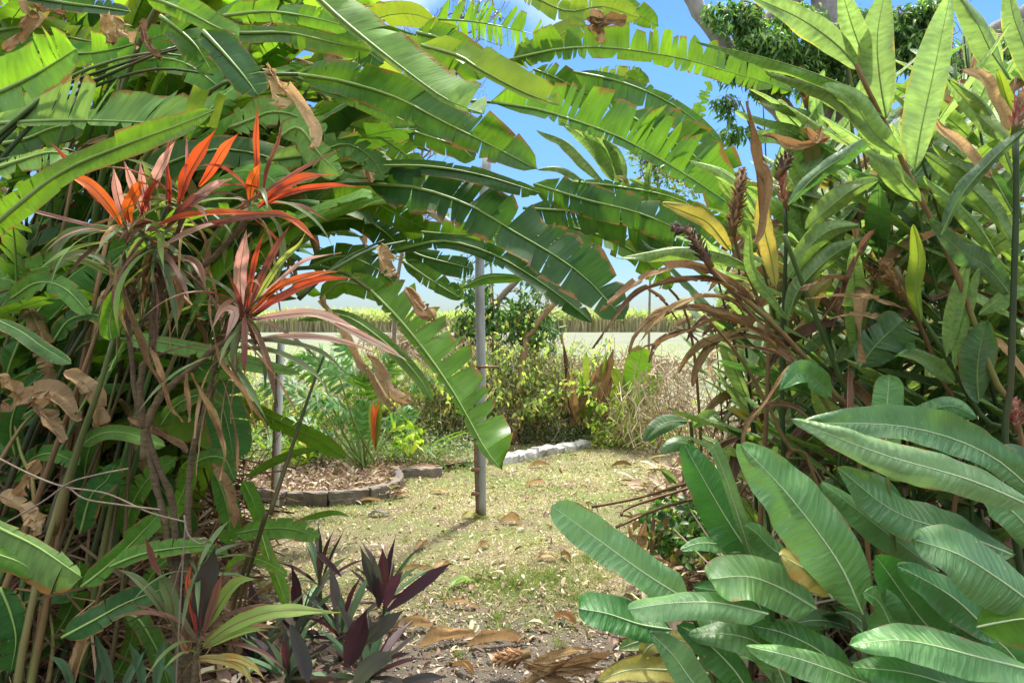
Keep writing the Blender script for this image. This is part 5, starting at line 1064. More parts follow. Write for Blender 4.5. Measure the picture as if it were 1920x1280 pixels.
rt = thing('rosette_plant', at(745, 1165, 2.9) * [1, 1, 0], 'purple rosette shoot with one long maroon leaf reaching over the path', 'plant')
for q, w, mt in (([(725, 1145), (775, 1105), (815, 1075), (850, 1052)], 11, 'trad'), ([(722, 1140), (735, 1100), (758, 1068)], 11, 'trad'), ([(712, 1130), (695, 1080), (675, 1022)], 10, 'trag'), ([(716, 1130), (706, 1080), (700, 1040)], 9, 'trag'), ([(678, 1210), (710, 1180), (758, 1142)], 14, 'trag'), ([(710, 1140), (712, 1110), (708, 1078)], 8, 'trad'),
                 ([(650, 1250), (670, 1200), (688, 1140)], 22, 'trad'), ([(660, 1290), (690, 1250), (740, 1218)], 16, 'trag'), ([(640, 1080), (600, 1040), (592, 1035)], 6, 'trad'), ([(730, 1290), (790, 1272), (840, 1268)], 10, 'trag'), ([(545, 1170), (570, 1240), (580, 1290)], 14, 'trag')):
    hl(rt, q, 2.8, 2.75, w, w, mt, shape='strap', fold=.3, rib=0)
for (u, v) in ((748, 1230), (725, 1285)):
    m = MB(); leaf(m, px([(u - 12, v + 6), (u, v), (u + 14, v - 6)], 2.85, 2.85), .012, .012, shape='lance', curl=1.2, crumple=.1)
    m.build('flower', M['trad'], rt)

# ------------------------------------------------------------------ ginger stand, right side
G_ = dict(shape='lance', rib=.0028, wave=.08, buckle=.13, nu=30, nv=5, slant=.3)
def gp(u, d, lab, nm='ginger_plant', cat='ginger'): return thing(nm, [(u - CX) / F * d, d, 0], lab, cat, 'tall leafy ginger stems')
def gstem(pl, uvs, d0, d1, r0, r1, mat='stalk', name='stem'):
    P = list(px(uvs, d0, d1)); b = np.array(pl.location); 
    if P[-1][2] > .05: P.append(b)
    m = MB(); Q = spline(P, 34); tube(m, Q, np.linspace(r1, r0, 34) * (1 + .10 * (np.arange(34) % 5 == 0)), 8); m.build(name, M[mat], pl)
g1 = gp(1960, 2.4, 'biggest ginger stem at upper right with broad pale wavy leaves spread like a fan')
gstem(g1, [(1605, 120), (1630, 175), (1662, 235), (1700, 320), (1755, 430), (1800, 530), (1860, 700), (1920, 860)], 2.1, 2.35, .013, .006, 'stalkb')
for q, wl, wr, mt, o in (([(1640, 190), (1560, 150), (1440, 110), (1305, 78)], 22, 20, 'gin', dict(fold=-.3, curl=-1.0)), ([(1612, 132), (1570, 85), (1500, 35), (1405, -8)], 24, 22, 'gil', dict(curl=-.5)), ([(1628, 150), (1612, 90), (1595, 40), (1575, -30)], 22, 24, 'gil', {}),
                 ([(1662, 222), (1650, 150), (1645, 70), (1660, -20)], 34, 36, 'gil', dict(wave=.13, tears=0)), ([(1714, 322), (1728, 240), (1752, 130), (1782, -10)], 40, 38, 'gil', dict(wave=.14)), ([(1675, 268), (1620, 225), (1540, 165), (1435, 135)], 20, 24, 'gin', dict(curl=-1.1)),
                 ([(1725, 378), (1690, 340), (1655, 305), (1622, 285)], 24, 18, 'gin', dict(curl=-1.2)), ([(1765, 440), (1800, 370), (1860, 300), (1935, 232)], 26, 30, 'gid', dict(curl=-1.2)), ([(1690, 290), (1640, 250), (1590, 180), (1540, 160)], 22, 26, 'gin', dict(curl=-.9))):
    oo = dict(G_); oo['asym'] = rs.choice([-.9, -.6, .5]); oo['wave'] = .12; oo.update(o); hl(g1, q, 2.15, 2.05, wl, wr, mt, **oo)
g2 = gp(1700, 2.6, 'leaning ginger stem with long dark rolled leaves pointing up to the right')
gstem(g2, [(1470, 440), (1500, 520), (1540, 620), (1580, 720), (1640, 850)], 2.4, 2.5, .012, .007)
for q, wl, wr, mt, o in (([(1478, 385), (1530, 330), (1590, 290), (1652, 252)], 22, 26, 'gid', dict(curl=-.7)), ([(1510, 430), (1560, 385), (1600, 355), (1648, 335)], 24, 20, 'gin', {}), ([(1478, 520), (1520, 460), (1560, 430), (1612, 422)], 22, 20, 'gin', {}), ([(1476, 600), (1500, 540), (1560, 480), (1620, 445)], 30, 26, 'gin', dict(curl=-.8)),
                 ([(1455, 540), (1445, 480), (1432, 420), (1430, 340)], 18, 20, 'giy', {}), ([(1420, 510), (1360, 478), (1280, 465), (1155, 485)], 24, 14, 'gin', dict(curl=-.9)), ([(1480, 600), (1450, 560), (1410, 500), (1404, 420)], 14, 14, 'gin', {}), ([(1525, 590), (1530, 550), (1560, 520)], 18, 14, 'giy', {})):
    oo = dict(G_); oo['asym'] = rs.choice([-.9, -.6, .5]); oo['wave'] = .12; oo.update(o); hl(g2, q, 2.5, 2.4, wl, wr, mt, **oo)
g3 = gp(1960, 2.5, 'ginger stem with upright yellow green leaves low on the right')
gstem(g3, [(1680, 500), (1720, 580), (1770, 660), (1840, 780), (1920, 880)], 2.35, 2.4, .012, .006, 'stalk')
for q, wl, wr, mt, o in (([(1728, 602), (1716, 540), (1722, 480), (1712, 420)], 17, 20, 'hey', {}), ([(1775, 668), (1785, 600), (1800, 540), (1818, 480)], 16, 18, 'gin', {}), ([(1790, 690), (1800, 620), (1816, 560), (1835, 500)], 12, 16, 'gin', {}), ([(1835, 752), (1832, 700), (1838, 650), (1850, 600)], 32, 34, 'gid', dict(wave=.1)),
                 ([(1610, 690), (1640, 650), (1670, 620), (1695, 600)], 36, 46, 'gid', dict(shape='paddle', tears=5, gap=.15)), ([(1650, 640), (1690, 640), (1715, 645)], 16, 20, 'gid', {}), ([(1835, 590), (1870, 565), (1900, 548), (1940, 540)], 20, 18, 'gin', dict(curl=-1)), ([(1690, 795), (1740, 770), (1790, 762), (1832, 784)], 20, 24, 'fro', {}), ([(1790, 720), (1750, 685), (1710, 665), (1680, 668)], 16, 16, 'gin', {}), ([(1560, 745), (1530, 715), (1500, 700), (1462, 732)], 22, 24, 'fro', {})):
    oo = dict(G_); oo['asym'] = rs.choice([-.9, -.6, .5]); oo['wave'] = .12; oo.update(o); hl(g3, q, 2.35, 2.25, wl, wr, mt, **oo)
g4 = gp(1990, 2.2, 'ginger stem at the right frame edge with a half hidden pink flower head')
gstem(g4, [(1905, 260), (1905, 400), (1900, 560), (1895, 720), (1890, 900)], 2.15, 2.2, .012, .008, 'stalkd')
cone(g4, at(1905, 245, 2.1), at(1918, 172, 2.1), .03, 'brp', 5, 60, .035)
for q, wl, wr, mt, o in (([(1770, 140), (1820, 200), (1860, 240), (1905, 275)], 24, 24, 'gil', dict(curl=-1)), ([(1895, 150), (1860, 100), (1830, 40), (1790, -20)], 28, 30, 'gil', dict(curl=-.6)), ([(1940, 170), (1925, 100), (1900, 30), (1890, -30)], 24, 24, 'gil', {}), ([(1730, 285), (1790, 330), (1850, 380), (1910, 470)], 24, 24, 'gin', dict(curl=-1)),
                 ([(1900, 330), (1870, 250), (1840, 190), (1780, 150)], 20, 24, 'gin', dict(curl=-1)), ([(1900, 300), (1895, 220), (1880, 160), (1870, 130)], 12, 14, 'hey', {}), ([(1900, 400), (1850, 320), (1800, 300), (1750, 270)], 20, 20, 'gin', dict(curl=-.8)), ([(1870, 480), (1830, 420), (1780, 370), (1730, 330)], 22, 24, 'gin', dict(curl=-.9)), ([(1900, 560), (1850, 500), (1800, 470), (1740, 410)], 22, 24, 'gid', dict(curl=-.9))):
    oo = dict(G_); oo['asym'] = rs.choice([-.9, -.6, .5]); oo['wave'] = .12; oo.update(o); hl(g4, q, 2.3, 2.2, wl, wr, mt, **oo)
for q, w in (([(1890, 245), (1870, 190), (1840, 145), (1800, 130)], 13), ([(1860, 330), (1810, 280), (1765, 240), (1750, 215)], 13), ([(1430, 420), (1425, 330), (1415, 260), (1400, 190)], 12), ([(1555, 260), (1500, 275), (1450, 258), (1430, 255)], 13), ([(1420, 300), (1440, 330), (1430, 420), (1415, 460)], 12), ([(1540, 240), (1530, 262), (1510, 240)], 10)):
    hl(g2 if q[0][0] < 1700 else g4, q, 2.2, 2.15, w, w, 'deadl' if q[0][0] > 1700 else 'dead', name='dead_leaf', shape='lance', curl=1.2, crumple=.1, wave=.15, rib=0)
g11 = gp(1640, 2.9, 'ginger stem crowded with pale rolled leaves below the gum tree')
gstem(g11, [(1510, 190), (1540, 280), (1570, 400), (1600, 560), (1640, 800)], 2.8, 2.9, .011, .006)
g12 = gp(1830, 2.9, 'ginger stem of yellowish leaves between the fan of leaves and the right edge')
gstem(g12, [(1790, 120), (1800, 260), (1815, 420), (1830, 600), (1840, 800)], 2.8, 2.9, .011, .006)
for pl, q, wl, wr, mt, o in ((g11, [(1590, 260), (1530, 215), (1480, 200), (1420, 190)], 18, 22, 'gil', {}), (g11, [(1560, 290), (1500, 240), (1440, 225), (1380, 208)], 18, 20, 'gil', {}), (g11, [(1575, 340), (1520, 300), (1470, 262), (1400, 250)], 20, 18, 'gin', {}), (g11, [(1510, 250), (1480, 220), (1465, 200), (1462, 188)], 16, 16, 'gil', {}), (g11, [(1560, 270), (1590, 230), (1610, 190), (1615, 150)], 16, 18, 'gil', {}),
                 (g11, [(1580, 400), (1530, 370), (1500, 330), (1480, 290)], 20, 20, 'gin', {}), (g11, [(1590, 420), (1640, 380), (1680, 330), (1700, 300)], 20, 22, 'gin', {}), (g11, [(1580, 460), (1520, 420), (1460, 390), (1400, 350)], 20, 22, 'gin', {}), (g11, [(1600, 500), (1550, 480), (1490, 420), (1470, 380)], 18, 22, 'gil', {}), (g11, [(1570, 320), (1540, 250), (1530, 180), (1545, 130)], 16, 20, 'gil', {}), (g11, [(1560, 350), (1530, 330), (1520, 270), (1500, 240)], 16, 18, 'giy', {}),
                 (g11, [(1430, 420), (1400, 360), (1350, 320), (1290, 300)], 16, 18, 'gil', {}), (g11, [(1440, 470), (1400, 430), (1380, 380), (1350, 340)], 16, 18, 'gin', {}), (g11, [(1370, 470), (1330, 420), (1290, 400), (1240, 380)], 14, 18, 'giy', {}),
                 (g12, [(1800, 260), (1760, 200), (1740, 120), (1750, 60)], 20, 20, 'gil', {}), (g12, [(1800, 240), (1840, 180), (1860, 110), (1855, 50)], 22, 22, 'gil', {}), (g12, [(1808, 330), (1860, 290), (1900, 220), (1920, 180)], 20, 22, 'gin', {}), (g12, [(1810, 350), (1760, 320), (1720, 250), (1700, 190)], 20, 20, 'gil', {}), (g12, [(1815, 420), (1870, 390), (1900, 340), (1935, 300)], 20, 20, 'gin', {}), (g12, [(1815, 430), (1770, 400), (1700, 390), (1660, 360)], 20, 20, 'gin', {}), (g12, [(1820, 500), (1770, 470), (1720, 430), (1690, 410)], 20, 20, 'gid', {}), (g12, [(1820, 480), (1870, 460), (1900, 420), (1940, 400)], 20, 20, 'gin', {})):
    oo = dict(G_); oo['asym'] = rs.choice([-.9, -.6, .5]); oo['wave'] = .12; oo['curl'] = rs.uniform(-1.1, 0); hl(pl, q, 2.85, 2.7, wl, wr, mt, **oo)
cone(g11, at(1512, 192, 2.8), at(1500, 130, 2.8), .028, 'brl', 31, 60, .036); cone(g12, at(1745, 300, 2.75), at(1728, 262, 2.75), .035, 'brd', 32, 60, .036)
# pale cluster beyond the arch
g5 = gp(1330, 3.7, 'pale lime ginger shoot lit by the sun in the sky gap', )
gstem(g5, [(1150, 345), (1190, 420), (1240, 520), (1300, 650)], 3.6, 3.7, .008, .006, 'stalkb')
for q, wl, wr, mt, o in (([(1135, 345), (1100, 305), (1060, 265), (1005, 244)], 18, 20, 'gil', dict(curl=-.7)), ([(1150, 340), (1120, 285), (1085, 250), (1048, 226)], 14, 16, 'gil', {}), ([(1165, 345), (1145, 300), (1120, 262), (1090, 232)], 24, 18, 'gil', {}), ([(1170, 345), (1165, 310), (1150, 280), (1130, 262)], 14, 14, 'gil', {}), ([(1100, 345), (1070, 325), (1040, 314), (1008, 318)], 10, 12, 'gil', dict(curl=-.7)),
                 ([(1218, 362), (1216, 335), (1220, 312), (1224, 292)], 9, 10, 'gil', dict(curl=1.2)), ([(1290, 400), (1240, 370), (1200, 345), (1180, 335)], 14, 12, 'gil', dict(curl=1)), ([(1350, 420), (1310, 390), (1260, 380), (1220, 350)], 14, 12, 'giy', dict(curl=.8)), ([(1180, 350), (1170, 335), (1150, 330)], 10, 8, 'giy', {})):
    oo = dict(G_); oo['asym'] = rs.choice([-.9, -.6, .5]); oo['wave'] = .12; oo.update(o); hl(g5, q, 3.5, 3.4, wl, wr, mt, **oo)
# spent flower stems
g6 = gp(1400, 2.7, 'ginger stem topped by a large spent brown flower cone in front of the arch')
gstem(g6, [(1376, 430), (1385, 480), (1420, 560), (1440, 700)], 2.5, 2.6, .010, .006, 'stalkb')
cone(g6, at(1374, 432, 2.5), at(1392, 318, 2.5), .035, 'brl', 6, 110, .042)
g7 = gp(1480, 2.7, 'ginger stem with a small pinkish flower cone beside the big brown one')
gstem(g7, [(1472, 390), (1474, 450), (1470, 560), (1466, 700)], 2.6, 2.65, .010, .006, 'stalkd')
cone(g7, at(1474, 385, 2.6), at(1462, 320, 2.6), .024, 'brp', 7, 46, .040); cone(g7, at(1462, 325, 2.6), at(1478, 290, 2.6), .035, 'brd', 8, 50, .04)
g8 = gp(1660, 2.5, 'arching brown ginger stem hung with long withered leaves and a blackened flower head')
gstem(g8, [(1318, 478), (1345, 520), (1420, 580), (1500, 660), (1570, 745), (1640, 850)], 2.3, 2.45, .011, .008, 'stalkb')
cone(g8, at(1328, 492, 2.3), at(1290, 428, 2.3), .03, 'brd', 9, 60, .038); cone(g8, at(1290, 432, 2.3), at(1262, 428, 2.3), .022, 'brd', 10, 30, .034)
gstem(g8, [(1365, 540), (1420, 600), (1480, 660), (1570, 790), (1610, 860)], 2.35, 2.45, .008, .006, 'stalkb')
gstem(g8, [(1320, 590), (1380, 660), (1430, 740), (1480, 840), (1530, 900)], 2.45, 2.55, .008, .005, 'stalkb')
for q, w in (([(1450, 600), (1400, 555), (1330, 525), (1250, 530), (1185, 555), (1110, 655)], 15), ([(1500, 690), (1430, 630), (1350, 590), (1260, 580), (1200, 620), (1180, 665)], 20), ([(1420, 560), (1350, 520), (1280, 500), (1200, 525), (1120, 590)], 14), ([(1480, 640), (1400, 610), (1340, 600), (1280, 625), (1180, 660)], 13),
             ([(1570, 760), (1500, 690), (1440, 655), (1370, 648)], 11), ([(1520, 720), (1500, 680), (1470, 700), (1430, 760), (1400, 790)], 8), ([(1560, 620), (1580, 560), (1600, 500), (1640, 430)], 13), ([(1540, 600), (1580, 540), (1560, 520), (1500, 540)], 11), ([(1700, 580), (1640, 560), (1580, 555), (1510, 560)], 12), ([(1720, 620), (1660, 600), (1600, 590), (1550, 598)], 10),
             ([(1420, 600), (1360, 560), (1300, 560), (1240, 590), (1200, 640)], 12), ([(1340, 660), (1330, 690), (1340, 720)], 12), ([(1550, 830), (1500, 770), (1440, 760), (1400, 800), (1390, 860)], 10), ([(1270, 600), (1240, 560), (1200, 540), (1160, 580), (1150, 610)], 12), ([(1310, 640), (1280, 620), (1230, 640), (1215, 680)], 10)):
    hl(g8, q, 2.4, 2.2, w * rs.uniform(.6, 1.1), w * rs.uniform(.4, .9), ['dead', 'dead', 'deadd', 'deadl'][rs.randint(4)], name='dead_leaf', shape='lance', fold=.3, curl=rs.uniform(.6, 2.0), crumple=.09, wave=.2, twist=rs.normal(0, .5), tears=4, gap=.2, rib=.003, ribm='ribd', nu=34, nv=6, slant=.6)
g9 = gp(1720, 2.7, 'ginger stem carrying a dry tan flower cone in the middle of the stand')
gstem(g9, [(1690, 550), (1720, 600), (1760, 700), (1800, 850)], 2.5, 2.6, .011, .007, 'stalkb')
cone(g9, at(1690, 550, 2.5), at(1655, 488, 2.5), .042, 'bro', 11, 90, .04); cone(g9, at(1640, 530, 2.6), at(1630, 480, 2.6), .02, 'bro', 12, 40, .035)
g10 = gp(1960, 2.6, 'short ginger stem with a small pink flower head at the right edge')
gstem(g10, [(1905, 820), (1912, 900)], 2.3, 2.4, .010, .008, 'stalkd'); cone(g10, at(1905, 800, 2.3), at(1900, 750, 2.3), .03, 'brp', 13, 60, .034)
for k, (u0, u1, v1, d, lab) in enumerate(((1600, 1470, 250, 2.95, 'leafy ginger stem leaning toward the arch behind the brown flower cones'), (1720, 1590, 200, 2.9, 'leafy ginger stem leaning left in the middle of the stand, under the pale leaf fan'), (1830, 1690, 260, 2.8, 'leafy ginger stem leaning left just behind the biggest stem'), (1930, 1830, 200, 2.75, 'leafy ginger stem standing close to the right frame edge'), (1990, 1900, 330, 2.7, 'leafy ginger stem low at the right frame edge'), (1500, 1400, 360, 3.1, 'leafy ginger stem nearest the arch'))):
    pl = gp(u0, d, lab); q0 = np.array(pl.location); q2 = at(u1, v1, d - .2)
    ginger_shoot(pl, [q0, (q0 * .55 + q2 * .45) + np.array([.08, 0, .1]), q2], 1400 + k, n=24, s0=.38, L=.44, W=.040, mats=['gil', 'gil', 'gin', 'gin', 'gil', 'gid'], plane=norm(np.array([1, .25 * (-1) ** k, .15])), dead=.06, cull=lambda p: p[1] < 2.2 or proj(p)[0] < 1230 or (proj(p)[0] < 1400 and proj(p)[1] < 330))
# filling stand in clumps
def cull_r(p):
    if p[1] < 2.0: return True
    u, v = proj(p)
    if u < 1245 and v > 470: return True
    if 1150 < u < 1300 and 640 < v < 900: return True
    if u < 1400 and v < 400: return True
    if v < 150 and u < 1600: return True
    if v < 30: return True
    return False
fill = [(1530, 3.2, 7, 2.1, 'green ginger clump behind the withered arching leaves'), (1780, 3.1, 8, 2.55, 'tall ginger clump behind the fan of pale leaves'), (2000, 3.0, 7, 2.65, 'ginger clump at the far right side of the stand'), (1430, 4.2, 7, 2.35, 'ginger clump at the path side of the stand, behind the brown flower cone'),
        (1640, 4.2, 8, 2.8, 'middle row ginger clump with mixed green and dry stems'), (1880, 4.2, 8, 3.0, 'middle row ginger clump toward the right edge'), (1500, 5.4, 8, 3.1, 'back row ginger clump nearest the path'), (1740, 5.6, 8, 3.5, 'back row ginger clump under the gum tree'), (1960, 5.6, 7, 3.0, 'back row ginger clump at the right frame edge'), (1370, 6.4, 6, 2.2, 'farthest ginger clump where the path meets the hedge')]
for i, (u, d, ns, h, lab) in enumerate(fill):
    pl = thing('ginger_clump', [(u - CX) / F * d, d, 0], lab, 'ginger', 'ginger clumps right of the path'); r = np.random.RandomState(200 + i); b = np.array(pl.location)
    for k in range(ns):
        q = b + np.array([r.uniform(-.32, .32), r.uniform(-.3, .3), 0]); hh = h * r.uniform(.7, 1.05); ln = np.array([r.uniform(-.5, .15), r.uniform(-.4, .1), 0]) * hh * .6
        if ((q + ln)[0] * F / (q + ln)[1] + CX) < 1300: ln = -ln * .5
        if q[0] * F / q[1] + CX < 1290: continue
        ginger_shoot(pl, [q, q + np.array([0, 0, hh * .5]) + ln * .3, q + np.array([0, 0, hh]) + ln], 300 + i * 20 + k, n=17, s0=.2, L=.52, W=.044, mats=GM + ['gil', 'gil', 'gil', 'gin', 'gin'], mat_s=['stalk', 'stalkd', 'stalkb', 'stalkd'][r.randint(4)], dead=.16, cull=cull_r)
    straws('dry_stems', pl, b + [0, 0, .35], (.5, .4, .35), 260, .5, .006, 'tan', 800 + i, 1.0)

# ------------------------------------------------------------------ broad glossy leaves, bottom right
BL = [thing('broad_leaf_plant', at(u, v, d) * [1, 1, 0], lab, 'plant', 'broad leaved plants at the lower right') for u, v, d, lab in
      ((1620, 1500, 2.1, 'broad leaved plant with one huge ribbed upright leaf at lower right'), (1300, 1500, 2.2, 'broad leaved plant whose pale leaf reaches out over the path'), (1950, 1500, 1.9, 'broad leaved plant at the lower right corner with long silvery leaves'), (1420, 1300, 2.6, 'deep green leaved plant with rolled new leaves beside the path'))]
B_ = dict(shape='lance', rib=.0035, ribm='ribw', wave=.08, buckle=.08, nu=30, nv=7, slant=.32)
for k, q, d, wl, wr, mt, o in (
    (3, [(1440, 1080), (1380, 1000), (1320, 900), (1283, 832)], 2.3, 34, 36, 'frd', dict(ribm='ribw')), (3, [(1412, 1050), (1385, 970), (1355, 880), (1335, 836)], 2.2, 13, 13, 'frl', dict(curl=1.6, shape='flat')), (3, [(1500, 1040), (1470, 970), (1440, 910), (1425, 890)], 2.15, 10, 10, 'frl', dict(curl=1.6, shape='flat')),
    (0, [(1618, 1150), (1570, 1050), (1480, 930), (1388, 832)], 2.0, 52, 54, 'fro', dict(wave=.06)), (0, [(1660, 850), (1662, 800), (1664, 750), (1668, 702)], 2.3, 22, 22, 'frl', dict(shape='paddle', curl=.6)),
    (2, [(1960, 960), (1820, 900), (1650, 850), (1482, 784)], 1.95, 30, 28, 'frl', dict(curl=-.8)), (2, [(1960, 940), (1850, 850), (1700, 800), (1500, 792)], 2.1, 26, 34, 'fro', {}), (2, [(1900, 1040), (1800, 1000), (1680, 960), (1568, 875)], 2.1, 36, 40, 'fro', {}), (2, [(1960, 1150), (1880, 1090), (1800, 1040), (1712, 1010)], 1.8, 52, 56, 'fro', dict(curl=-.3)),
    (0, [(1760, 1070), (1690, 1020), (1600, 950), (1540, 905)], 2.15, 28, 34, 'frl', dict(curl=-.8)), (0, [(1720, 1320), (1610, 1275), (1500, 1235), (1398, 1210)], 1.9, 30, 26, 'fro', dict(curl=-.4)), (2, [(1960, 1262), (1850, 1235), (1700, 1200), (1590, 1208)], 1.85, 36, 40, 'fro', {}), (2, [(1830, 1175), (1880, 1165), (1930, 1160), (1990, 1180)], 1.8, 40, 44, 'heb', {}),
    (1, [(1290, 1125), (1210, 1075), (1120, 1010), (1035, 948)], 2.1, 28, 30, 'frl', dict(shape='paddle', slant=.3)), (1, [(1260, 1180), (1200, 1170), (1140, 1150), (1085, 1140)], 2.1, 26, 34, 'frd', dict(shape='paddle')), (1, [(1440, 1150), (1350, 1130), (1260, 1130), (1178, 1142)], 2.0, 26, 30, 'frl', dict(shape='paddle', curl=-.5)), (0, [(1530, 1140), (1460, 1100), (1400, 1080), (1330, 1085)], 2.05, 38, 40, 'fro', dict(shape='paddle')),
    (1, [(1340, 1330), (1300, 1280), (1260, 1225), (1218, 1185)], 2.0, 22, 26, 'frl', {}), (1, [(1200, 1240), (1220, 1210), (1270, 1200), (1330, 1215)], 2.2, 16, 16, 'giy', {}), (1, [(1330, 1262), (1250, 1255), (1180, 1255), (1120, 1275)], 2.2, 20, 20, 'giy', {}), (1, [(1310, 1222), (1270, 1205), (1210, 1200), (1160, 1215)], 2.25, 16, 18, 'gil', {}), (3, [(1400, 1030), (1350, 1020), (1310, 1018), (1275, 1030)], 2.3, 14, 12, 'fro', {}),
    (3, [(1500, 1060), (1450, 1030), (1420, 1000), (1398, 985)], 2.2, 22, 24, 'fro', {}), (0, [(1560, 1120), (1530, 1080), (1490, 1055), (1462, 1040)], 2.0, 26, 30, 'giy', dict(edge=0) if False else {}), (0, [(1780, 1220), (1720, 1150), (1670, 1080), (1640, 1040)], 2.0, 34, 38, 'frd', {}), (2, [(1870, 1200), (1800, 1130), (1740, 1090), (1680, 1060)], 1.95, 34, 34, 'frd', {}), (0, [(1720, 1250), (1680, 1190), (1650, 1130), (1620, 1110)], 2.0, 30, 30, 'fro', {}),
    (0, [(1600, 1330), (1560, 1240), (1480, 1190), (1400, 1170)], 2.1, 34, 34, 'frd', {}), (2, [(1900, 1330), (1800, 1290), (1700, 1260), (1600, 1250)], 1.9, 40, 40, 'frd', {}), (1, [(1420, 1330), (1380, 1260), (1320, 1200), (1270, 1170)], 2.1, 28, 28, 'frd', {}), (1, [(1480, 1300), (1440, 1220), (1380, 1190), (1290, 1190)], 2.1, 28, 28, 'fro', {}), (2, [(1960, 1050), (1920, 980), (1860, 930), (1800, 900)], 2.1, 30, 30, 'fro', {}),
    (2, [(1990, 900), (1940, 880), (1900, 850), (1860, 850)], 2.2, 20, 20, 'gid', {}), (3, [(1440, 1200), (1420, 1130), (1360, 1110), (1300, 1100)], 2.3, 24, 24, 'frd', {}), (2, [(1960, 1330), (1900, 1230), (1850, 1190), (1790, 1170)], 2.0, 30, 30, 'frd', {}), (0, [(1700, 1000), (1660, 930), (1620, 900), (1570, 880)], 2.3, 24, 24, 'frd', {})):
    oo = dict(B_); oo['asym'] = rs.choice([-.5, -.3, .3]); oo.update(o); hl(BL[k], q, d, d - .05, wl * 1.25, wr * 1.25, mt, **oo)
for k, q in ((0, [(1640, 1500), (1640, 1300), (1618, 1150)]), (1, [(1300, 1500), (1340, 1300), (1290, 1125)]), (2, [(1960, 1500), (1990, 1200), (1960, 960)]), (3, [(1440, 1500), (1450, 1200), (1440, 1080)]), (0, [(1700, 1500), (1720, 1300), (1680, 1060), (1660, 850)])):
    m = MB(); tube(m, spline(px(q, 2.1, 2.1), 12), np.linspace(.012, .006, 12), 8); m.build('stem', M['stalk'], BL[k])
r = np.random.RandomState(77)
for k, (u, v, d) in enumerate(((1500, 1180, 2.5), (1750, 1150, 2.5), (1350, 1200, 2.5), (1900, 1180, 2.4))):
    pl = BL[k % 4]; b = np.array(pl.location) + [0, .25, 0]
    for q in range(12):
        a = r.uniform(0, 6.28); hh = r.uniform(.15, .5); B = curve_dir(at(u, v, d) * [1, 1, 0] + np.array([r.uniform(-.3, .3), r.uniform(-.1, .3), hh]), a, R(r.uniform(10, 70)), R(r.uniform(-40, 10)), r.uniform(.3, .45), 8)
        if proj(B[-1])[0] < 1240 or proj(B[0])[0] < 1270: continue
        m = MB(); leaf(m, B, .05, .05, seed=900 + k * 20 + q, hint=(0, -.2, 1), shape='lance', fold=.2, wave=.06, rib=.003, nu=16, nv=4); m.build('leaf', [M[['frd', 'fro', 'gid'][r.randint(3)]], M['ribw']], pl)
# low plant with dark ribbed leaves beside the path
lp = thing('low_ginger', at(1290, 960, 4.4) * [1, 1, 0], 'low plant with dark ribbed leaves leaning over the right edge of the path', 'plant')
for q, wl, wr, mt in (([(1290, 790), (1260, 790), (1235, 800), (1206, 826)], 16, 18, 'gid'), ([(1310, 840), (1280, 830), (1260, 835), (1240, 850)], 14, 16, 'gid'), ([(1300, 800), (1330, 780), (1350, 790)], 14, 14, 'gin'), ([(1268, 905), (1250, 890), (1236, 878)], 8, 8, 'gil'), ([(1300, 850), (1320, 900), (1330, 950)], 14, 14, 'gin')):
    hl(lp, q, 3.6, 3.5, wl, wr, mt, **G_)
m = MB(); tube(m, spline([np.array(lp.location), at(1300, 900, 3.8), at(1295, 790, 3.6)], 10), .008, 6); m.build('stem', M['stalk'], lp)
gc = thing('ground_creeper', at(1290, 1000, 3.6) * [1, 1, 0], 'small leaved green creeper in the dry stalks right of the path', 'plant')
P = cloud(r, 500, at(1290, 985, 3.5), (.22, .3, .16), .1); foliage('foliage', r, P, .055, .035, M['sap'], gc, .2)
m = MB(); tips = []; twigs(m, at(1290, 1000, 3.5) * [1, 1, 0], (0, 0, 1), .2, .006, 2, r, tips, .6, .1); m.build('branches', M['stalk'], gc)
# dead stalks lying out over the path
for q, lab in (([(1110, 950), (1200, 932), (1290, 905)], 'long thin dry stalk slanting over the path, uppermost'), ([(1165, 965), (1180, 950), (1290, 915), (1340, 900)], 'bent dry leaf stalk leaning from the ginger over the path'), ([(1155, 988), (1230, 955), (1300, 935)], 'lower thin dry stalk slanting over the path edge')):
    s = thing('dry_stalk', at(q[-1][0], 1060, 3.4) * [1, 1, 0], lab, 'dry stalk'); m = MB(); tube(m, spline(px(q, 3.3, 3.5), 12), .007, 6); m.build('stalk', M['stalkb'], s)
dl = thing('withered_plant', at(1210, 1030, 3.6) * [1, 1, 0], 'withered upright brown leaves at the right path edge', 'plant')
for q, w in (([(1200, 1040), (1205, 1000), (1212, 975)], 10), ([(1220, 1045), (1224, 1000), (1226, 962)], 5), ([(1190, 1030), (1182, 1000), (1180, 985)], 4), ([(1235, 1040), (1240, 1000), (1255, 965)], 7), ([(1180, 1040), (1170, 1020), (1160, 1010)], 4)):
    hl(dl, q, 3.45, 3.4, w, w, 'dead', shape='lance', rib=0, crumple=.08, curl=.5)

